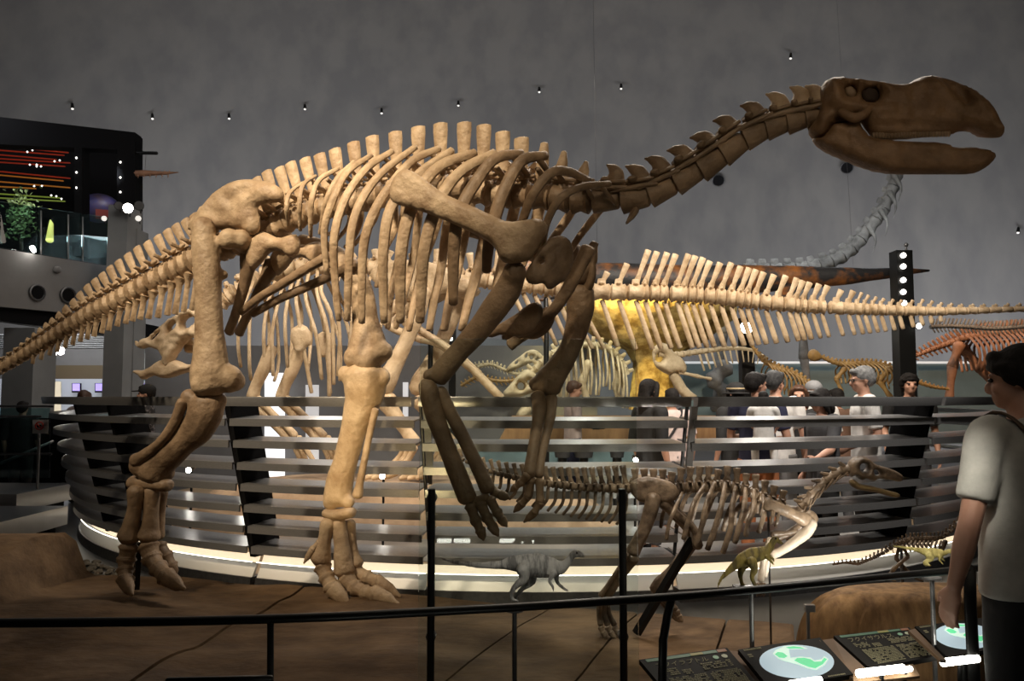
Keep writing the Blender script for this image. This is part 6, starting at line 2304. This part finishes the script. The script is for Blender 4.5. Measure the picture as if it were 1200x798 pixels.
def person(label, foot, face, H=1.7, arms=None, legs=None, shirt=None, trousers=None, hair='short', hair_m=None, look=0.0, nod=0.0, sleeve=.5, dress=False, voxel=.011, hem=.50, shoes=True,
           hat=None, glasses=False, strap=None, group='museum visitors', slim=1.0, name='person'):
    """foot: point on the floor under the hips; face: heading in degrees (0 = +X, 90 = away from the camera). Local axes: x forward, y left."""
    s = H / 1.70
    ca, sa = math.cos(math.radians(face)), math.sin(math.radians(face))
    foot = Vector(foot)

    def W(x, y, z):
        return foot + Vector((x * ca - y * sa, x * sa + y * ca, z)) * s

    fx, ly = Vector((ca, sa, 0)), Vector((-sa, ca, 0))
    root = empty(name, foot, label, 'person', group)
    A = {'L': [(0, .19, 1.385), (-.03, .25, 1.10), (.05, .25, .86)], 'R': [(0, -.19, 1.385), (-.03, -.25, 1.10), (.05, -.25, .86)]}
    if arms:
        A.update({q: [A[q][0]] + list(v) for q, v in arms.items()})
    LG = {'L': [(0, .09, .90), (.02, .10, .48), (-.03, .10, .09)], 'R': [(0, -.09, .90), (.02, -.10, .48), (-.03, -.10, .09)]}
    if legs:
        LG.update(legs)
    # ---- body: one continuous skin
    k = MB()
    T = lambda *a: W(*a)
    w_ = slim
    k.tube([T(0, 0, .86), T(0, 0, 1.0), T(.0, 0, 1.15), T(0, 0, 1.30), T(-.01, 0, 1.40), T(-.005, 0, 1.45)],
           [(.155 * s * w_, .10 * s), (.145 * s * w_, .095 * s), (.14 * s * w_, .095 * s), (.165 * s * w_, .105 * s), (.15 * s * w_, .085 * s), (.07 * s, .06 * s)], 16, n=20, up=fx, cap=.4)
    k.tube([T(-.005, 0, 1.40), T(.005, 0, 1.48), T(.015, 0, 1.54)], [.058 * s, .052 * s, .052 * s], 12, n=8)
    for q in 'LR':
        a, b, c = [T(*p) for p in A[q]]
        k.tube([a.lerp(T(0, 0, 1.37), .35), a, a.lerp(b, .5), b, b.lerp(c, .35), c], [.058 * s, .054 * s, .044 * s, .037 * s, .038 * s, .026 * s], 10, n=22)
        h0, h1, h2 = [T(*p) for p in LG[q]]
        k.tube([h0, h0.lerp(h1, .35), h1, h1.lerp(h2, .3), h2], [.085 * s, .078 * s, .052 * s, .052 * s, .034 * s], 12, n=22)
        d = fx if legs is None else ((h2 - h1).normalized().cross(ly)).normalized() * -1 if False else fx
        k.tube([h2 + Vector((0, 0, -.035 * s)) - d * .04 * s, h2 + Vector((0, 0, -.05 * s)) + d * .08 * s, h2 + Vector((0, 0, -.06 * s)) + d * .17 * s], [(.036 * s, .035 * s), (.04 * s, .028 * s), (.034 * s, .02 * s)], 10, n=8, up=UPZ)
        # hand: palm, four fingers of different length, thumb
        hd = (c - b).normalized()
        side = hd.cross(fx).normalized() if abs(hd.dot(fx)) < .9 else ly
        inn = hd.cross(side).normalized()
        if inn.dot(fx) < 0:
            inn = -inn
        # inn points roughly forward: fingers fan along it
        nrm = hd.cross(inn).normalized()
        pc = c + hd * .05 * s
        k.tube([c, pc, c + hd * .095 * s], [(.024 * s, .020 * s), (.038 * s, .017 * s), (.040 * s, .014 * s)], 10, n=8, up=nrm)
        curl = (T(0, 0, 1.0) - c)
        curl = nrm if curl.dot(nrm) > 0 else -nrm
        for i, L in enumerate((.070, .080, .076, .060)):
            b0 = c + hd * .09 * s + inn * (.030 - .020 * i) * s
            k.tube([b0, b0 + hd * L * .5 * s + curl * .006 * s, b0 + hd * L * .95 * s + curl * .028 * s], [.0095 * s, .0088 * s, .0070 * s], 7, n=8)
        k.tube([c + hd * .025 * s + inn * .022 * s, c + hd * .06 * s + inn * .050 * s + curl * .01 * s, c + hd * .095 * s + inn * .058 * s + curl * .02 * s], [.012 * s, .0105 * s, .008 * s], 7, n=8)
    # head
    yaw, pit = math.radians(look), math.radians(nod)
    cy, sy, cp, sp_ = math.cos(yaw), math.sin(yaw), math.cos(pit), math.sin(pit)
    hx = (fx * cy + ly * sy) * cp - UPZ * sp_
    hy = (ly * cy - fx * sy)
    hz = hx.cross(hy)
    R3 = Matrix((hx, hy, hz)).transposed()
    neck = T(.005, 0, 1.50)

    def Hd(x, y, z):
        return neck + (hx * x + hy * y + hz * z) * s

    hr = lambda *r: tuple(q * s for q in r)
    k.ball(Hd(-.012, 0, .115), hr(.094, .076, .088), 18, 12, R3)
    k.ball(Hd(.030, 0, .055), hr(.062, .058, .075), 16, 11, R3)
    k.ball(Hd(.055, 0, .008), hr(.034, .036, .024), 12, 8, R3)
    k.tube([Hd(.085, 0, .095), Hd(.103, 0, .066), Hd(.100, 0, .050)], [.009 * s, .014 * s, .013 * s], 8, n=7)
    k.ball(Hd(.084, 0, .030), hr(.012, .024, .007), 10, 6, R3)
    k.ball(Hd(.084, 0, .018), hr(.011, .020, .006), 10, 6, R3)
    for sd in (1, -1):
        k.ball(Hd(.076, .030 * sd, .108), hr(.014, .024, .008), 10, 6, R3)
        k.ball(Hd(.062, .042 * sd, .058), hr(.020, .016, .020), 8, 6, R3)
        k.ball(Hd(-.012, .077 * sd, .080), hr(.018, .008, .030), 10, 7, R3)
    body = k.build('body', M['skin'], root, smooth='all', remesh=voxel * s, relax=1)
    for sd in (1, -1):
        k = MB()
        k.ball(Hd(.0815, .031 * sd, .090), hr(.010, .014, .0085), 10, 7, R3)
        k.build('eye', M['eye'], root)
    # ---- clothes
    if shirt:
        k = MB()
        e = .014
        hz_ = hem * 1.7
        k.tube([T(0, 0, hz_), T(0, 0, 1.0 if hz_ < 1 else hz_ + .02), T(0, 0, 1.15), T(0, 0, 1.30), T(-.01, 0, 1.395), T(-.005, 0, 1.445)],
               [((.165 + e) * s * w_, (.112 + e) * s), ((.16 + e) * s * w_, (.108 + e) * s), ((.152 + e) * s * w_, (.104 + e) * s), ((.17 + e) * s * w_, (.110 + e) * s), ((.155 + e) * s * w_, (.088 + e) * s), (.078 * s, .072 * s)], 20, n=22, up=fx, cap=.12)
        for q in 'LR':
            a, b, c = [T(*p) for p in A[q]]
            end = a.lerp(b, sleeve * 1.45) if sleeve <= .68 else b.lerp(c, (sleeve - .68) / .32)
            pts = [a.lerp(T(0, 0, 1.37), .4), a, a.lerp(b, min(.55, sleeve))] + ([b] if sleeve > .68 else []) + [end]
            rr = [.070 * s, .070 * s, .064 * s] + ([.056 * s] if sleeve > .68 else []) + [(.062 if sleeve <= .68 else .042) * s]
            k.tube(pts, rr, 12, n=18, cap=.1)
        k.build('dress' if dress else 'shirt', shirt, root, smooth='all', remesh=.012 * s, relax=2)
    if dress:
        k = MB()
        k.tube([T(0, 0, .98), T(0, 0, .80), T(0, 0, .45), T(0, 0, .28)], [(.165 * s, .12 * s), (.19 * s, .145 * s), (.22 * s, .18 * s), (.23 * s, .19 * s)], 20, n=14, up=fx, cap=.1)
        k.build('skirt', trousers or shirt, root, smooth='all')
    elif trousers:
        k = MB()
        k.tube([T(0, 0, .80), T(0, 0, .90), T(0, 0, 1.0)], [(.165 * s * w_, .125 * s), (.17 * s * w_, .125 * s), (.158 * s * w_, .112 * s)], 18, n=8, up=fx, cap=.2)
        for q in 'LR':
            h0, h1, h2 = [T(*p) for p in LG[q]]
            k.tube([h0, h0.lerp(h1, .4), h1, h1.lerp(h2, .5), h2.lerp(h1, .06)], [.100 * s, .094 * s, .076 * s, .068 * s, .062 * s], 14, n=18, cap=.1)
        k.build('trousers', trousers, root, smooth='all', remesh=.013 * s, relax=2)
    if shoes:
        for q in 'LR':
            h2 = T(*LG[q][2])
            k = MB()
            z = Vector((0, 0, 1)) * s
            k.tube([h2 - z * .045 - fx * .055 * s, h2 - z * .048 + fx * .05 * s, h2 - z * .056 + fx * .14 * s, h2 - z * .064 + fx * .20 * s], [(.044 * s, .045 * s), (.050 * s, .042 * s), (.048 * s, .034 * s), (.036 * s, .024 * s)], 12, n=12, up=UPZ, cap=.3)
            k.build('shoe', M['blackcloth'], root, smooth='all')
    # ---- hair
    hm_ = hair_m or M['hair']
    if hair:
        k = MB()
        k.ball(Hd(-.022, 0, .128), hr(.100, .086, .087), 18, 12, R3)
        k.ball(Hd(-.055, 0, .095), hr(.070, .080, .080), 14, 10, R3)
        if hair in ('short', 'bowl'):
            k.tube([Hd(.050, .050, .165), Hd(.068, .0, .172), Hd(.050, -.050, .165)], [hr(.028)[0]] * 3, 8, n=9)
            for sd in (1, -1):
                k.ball(Hd(-.02, .070 * sd, .110), hr(.035, .018, .040), 10, 7, R3)
        if hair == 'bowl':
            k.tube([Hd(.050, .062, .130), Hd(.080, .0, .138), Hd(.050, -.062, .130)], [hr(.020)[0]] * 3, 8, n=9)
            k.ball(Hd(-.068, 0, .060), hr(.050, .074, .072), 12, 9, R3)
            for sd in (1, -1):
                k.tube([Hd(.05, .066 * sd, .138), Hd(.0, .080 * sd, .125), Hd(-.06, .072 * sd, .085)], [hr(.020)[0]] * 3, 8, n=9)
                k.ball(Hd(-.022, .074 * sd, .100), hr(.060, .020, .046), 12, 8, R3)
        if hair in ('bob', 'long'):
            zl = -.05 if hair == 'bob' else -.22
            for sd in (1, -1):
                k.tube([Hd(.045, .060, .155) if sd > 0 else Hd(.045, -.060, .155), Hd(.015, .083 * sd, .10), Hd(-.005, .086 * sd, .02), Hd(-.03, .075 * sd, zl)], [hr(.024)[0], hr(.026)[0], hr(.028)[0], hr(.02)[0]], 8, n=14)
            k.tube([Hd(-.07, 0, .10), Hd(-.085, 0, .0), Hd(-.085, 0, zl)], [hr(.075, .045), hr(.080, .045), hr(.065, .03)], 12, n=12, up=hx)
            k.tube([Hd(.055, .045, .163), Hd(.070, .0, .168), Hd(.055, -.045, .163)], [hr(.022)[0]] * 3, 8, n=9)
        k.build('hair', hm_, root, smooth='all', remesh=.010 * s, relax=2)
    if hat:
        k = MB()
        k.ball(Hd(-.015, 0, .140), hr(.112, .096, .085), 18, 10, R3)
        if hat[0] == 'cap':
            k.tube([Hd(.07, .055, .130), Hd(.155, 0, .125), Hd(.07, -.055, .130)], [hr(.03, .008)] * 3, 8, n=12, up=hz)
        else:
            k.tube([Hd(.13 * math.cos(a * math.pi / 10) - .015, .12 * math.sin(a * math.pi / 10), .095) for a in range(21)], [hr(.028, .010)] * 21, 8, up=hz, cap=0)
        h = k.build('hat', hat[1], root, smooth='all')
        if len(hat) > 2:
            k = MB()
            k.tube([Hd(.108 * math.cos(a * math.pi / 10) - .015, .094 * math.sin(a * math.pi / 10), .148) for a in range(21)], [hr(.006, .010)] * 21, 6, up=hz, cap=0)
            k.build('hat_band', hat[2], h)
    if glasses:
        k = MB()
        for sd in (1, -1):
            k.tube([Hd(.094, .033 * sd + .020 * math.cos(a * math.pi / 6), .090 + .016 * math.sin(a * math.pi / 6)) for a in range(13)], .0025 * s, 5, cap=0)
            k.tube([Hd(.092, .053 * sd, .094), Hd(.0, .080 * sd, .092)], .0025 * s, 5)
        k.tube([Hd(.096, .013, .092), Hd(.096, -.013, .092)], .0025 * s, 5)
        k.build('glasses', M['black'], root)
    if strap:
        pts, m_, sw = strap
        k = MB()
        k.tube([T(*p) for p in pts], [(sw * s, .006 * s)] * len(pts), 6, n=24, up=None)
        k.build('bag_strap', m_, root, smooth='all')
    return root


def at_head(px, py_top, Y, H, hover=0.0):
    """foot point so that a person of height H has the top of the head at this pixel"""
    v = P(px, py_top, Y)
    return Vector((v.x, Y, v.z - H * 1.005))


def stand_at(px, py_top, Y, zf):
    """foot point on the floor level zf and the height that puts the head top at the pixel"""
    v = P(px, py_top, Y)
    return (v.x, Y, zf), (v.z - zf) / 1.005


# the visitor at the right in the foreground
f, H = stand_at(1197, 404, 2.86, 0.0)
person('visitor with black bowl-cut hair, pale grey T-shirt and brown shoulder strap at the barrier', f, 112, H, shirt=M['offwhite'], trousers=M['blackcloth'], hair='bowl', look=22, nod=6, sleeve=.52, hem=.49, voxel=.007, slim=1.2, group=None,
       arms={'L': [(.0, .29, 1.10), (.07, .29, .87)], 'R': [(-.03, -.25, 1.10), (.12, -.22, .88)]},
       strap=([(.11, .12, 1.38), (.06, .13, 1.44), (.0, .13, 1.468), (-.07, .125, 1.43), (-.118, .10, 1.34), (-.135, .05, 1.22), (-.14, -.02, 1.10), (-.128, -.10, .97)], M['brownstrap'], .022))
FZ = .07
# people on the walkway inside the balustrade
f, H = stand_at(1012, 429, 7.2, FZ)
person('elderly man with grey hair and glasses in a white T-shirt, bent forearm, inside the balustrade', f, 170, H, shirt=M['white'], trousers=M['charcoal'], hair='short', hair_m=M['hair_grey'], glasses=True, look=4, nod=8, sleeve=.55, arms={'L': [(-.04, .24, 1.10), (.18, .20, 1.0)]})
f, H = stand_at(1065, 437, 8.4, FZ)
person('young man with tousled black hair in a black T-shirt facing the camera', f, 262, H, shirt=M['blackcloth'], trousers=M['charcoal'], hair='bowl', sleeve=.55)
f, H = stand_at(963, 455, 7.15, FZ)
person('woman with black bobbed hair in a loose charcoal top, hand stretched to her right', f, 196, H, shirt=M['charcoal'], trousers=M['blackcloth'], hair='bob', look=-8, nod=12, sleeve=.62, slim=1.15, hem=.42, arms={'L': [(.10, .26, 1.12), (.30, .30, 1.04)]})
f, H = stand_at(886, 436, 7.3, FZ)
man = person('dark-haired man in a navy T-shirt and rust trousers carrying a toddler', f, 60, H, shirt=M['navy'], trousers=M['rust'], hair='short', look=-38, sleeve=.5, arms={'R': [(-.02, -.27, 1.10), (.16, -.06, 1.06)], 'L': [(.05, .26, 1.10), (.22, .06, 1.08)]})
f2, H2 = stand_at(894, 459, 7.05, 0)
tod = P(894, 459, 7.02)
person('dark-haired toddler in a white top carried by the man in navy', (tod.x, 7.02, tod.z - .86), 75, .86, shirt=M['white'], trousers=M['white'], hair='short', sleeve=.5, shoes=False, look=10,
       legs={'L': [(0, .09, .90), (.26, .14, .78), (.20, .14, .44)], 'R': [(0, -.09, .90), (.24, -.16, .78), (.16, -.18, .44)]}, arms={'L': [(.1, .26, 1.16), (.22, .20, 1.10)], 'R': [(.08, -.26, 1.16), (.2, -.22, 1.06)]})
f, H = stand_at(908, 434, 7.75, FZ)
person('man with greying dark hair in a white T-shirt seen from behind beside the toddler', f, 65, H, shirt=M['white'], trousers=M['greycloth'], hair='short', hair_m=M['hair_dark'], look=-25, sleeve=.55)
f, H = stand_at(861, 449, 8.25, FZ)
person('person in black clothes wearing a dark bucket hat with a tan band', f, 120, H, shirt=M['blackcloth'], trousers=M['blackcloth'], hair='bob', hat=('bucket', M['blackcloth'], mat('tan hat band', (.45, .34, .20))), sleeve=.75, slim=1.1, dress=True)
f, H = stand_at(761, 444, 7.5, FZ)
person('woman with long straight black hair in black clothes before the golden rock', f, 25, H, shirt=M['blackcloth'], trousers=M['charcoal'], hair='long', sleeve=.75, look=10, arms={'R': [(-.02, -.24, 1.10), (.03, -.26, .86)]})
f, H = stand_at(787, 455, 8.6, FZ)
person('person in a pale pink top with a dark bag strap across the back', f, 95, H, shirt=M['pink'], trousers=M['charcoal'], hair='short', sleeve=.55,
       strap=([(.09, -.09, 1.44), (-.02, -.11, 1.47), (-.12, -.06, 1.34), (-.135, .06, 1.15), (-.12, .15, 1.0)], M['blackcloth'], .014))
f, H = stand_at(671, 446, 10.95, FZ)
person('man with short brown hair in a cream shirt holding a camera low, facing right', f, 8, H, shirt=M['pink'], trousers=M['navy'], hair='short', hair_m=M['hair_brown'], nod=14, sleeve=.5, arms={'R': [(.02, -.24, 1.12), (.27, -.10, 1.08)], 'L': [(.02, .24, 1.12), (.27, .08, 1.08)]})
hc = Vector(f)
k = MB()
k.box((hc.x + .27 * H / 1.7, hc.y - .09, hc.z + 1.03 * H / 1.7), (hc.x + .36 * H / 1.7, hc.y + .07, hc.z + 1.10 * H / 1.7))
k.tube([Vector((hc.x + .33, hc.y - .01, hc.z + 1.065 * H / 1.7)), Vector((hc.x + .42, hc.y - .01, hc.z + 1.065 * H / 1.7))], .032, 10)
tag(k.build('camera_body', M['black'], smooth=False), 'small dark camera held by the man in the cream shirt', 'camera')
f, H = stand_at(936, 451, 8.0, FZ)
person('woman with brown hair in black clothes behind the charcoal-dressed woman', f, 250, H, shirt=M['blackcloth'], trousers=M['blackcloth'], hair='bob', hair_m=M['hair_brown'], sleeve=.7)
f, H = stand_at(953, 447, 8.55, FZ)
person('person in a pale grey bucket hat and white top behind the charcoal-dressed woman', f, 80, H, shirt=M['white'], trousers=M['greycloth'], hair='bob', hair_m=M['hair_brown'], hat=('bucket', M['greycloth']), sleeve=.6, slim=1.1)
f, H = stand_at(980, 455, 9.0, FZ)
person('small dark-haired visitor in a brown top just left of the elderly man', f, 90, H, shirt=mat('brown cotton', (.13, .07, .045), None, .85), trousers=M['charcoal'], hair='short', sleeve=.6)
# people in the lobby at the left
f, H = stand_at(172, 451, 9.9, FZ)
person('man in a black cap and dark patterned shirt at the left behind the slats', f, 195, H, shirt=M['pattern'], trousers=M['blackcloth'], hair='short', hat=('cap', M['blackcloth']), sleeve=.55)
f, H = stand_at(99, 457, 11.75, 0.0)
person('visitor with dark brown hair in a pale top behind the left end of the balustrade', f, 90, H, shirt=M['pink'], trousers=M['charcoal'], hair='bob', hair_m=M['hair_brown'], sleeve=.6)
f, H = stand_at(27, 470, 11.2, 0.0)
person('visitor in dark clothes standing before the left grey column', f, 100, H, shirt=M['blackcloth'], trousers=M['blackcloth'], hair='short', sleeve=.7)
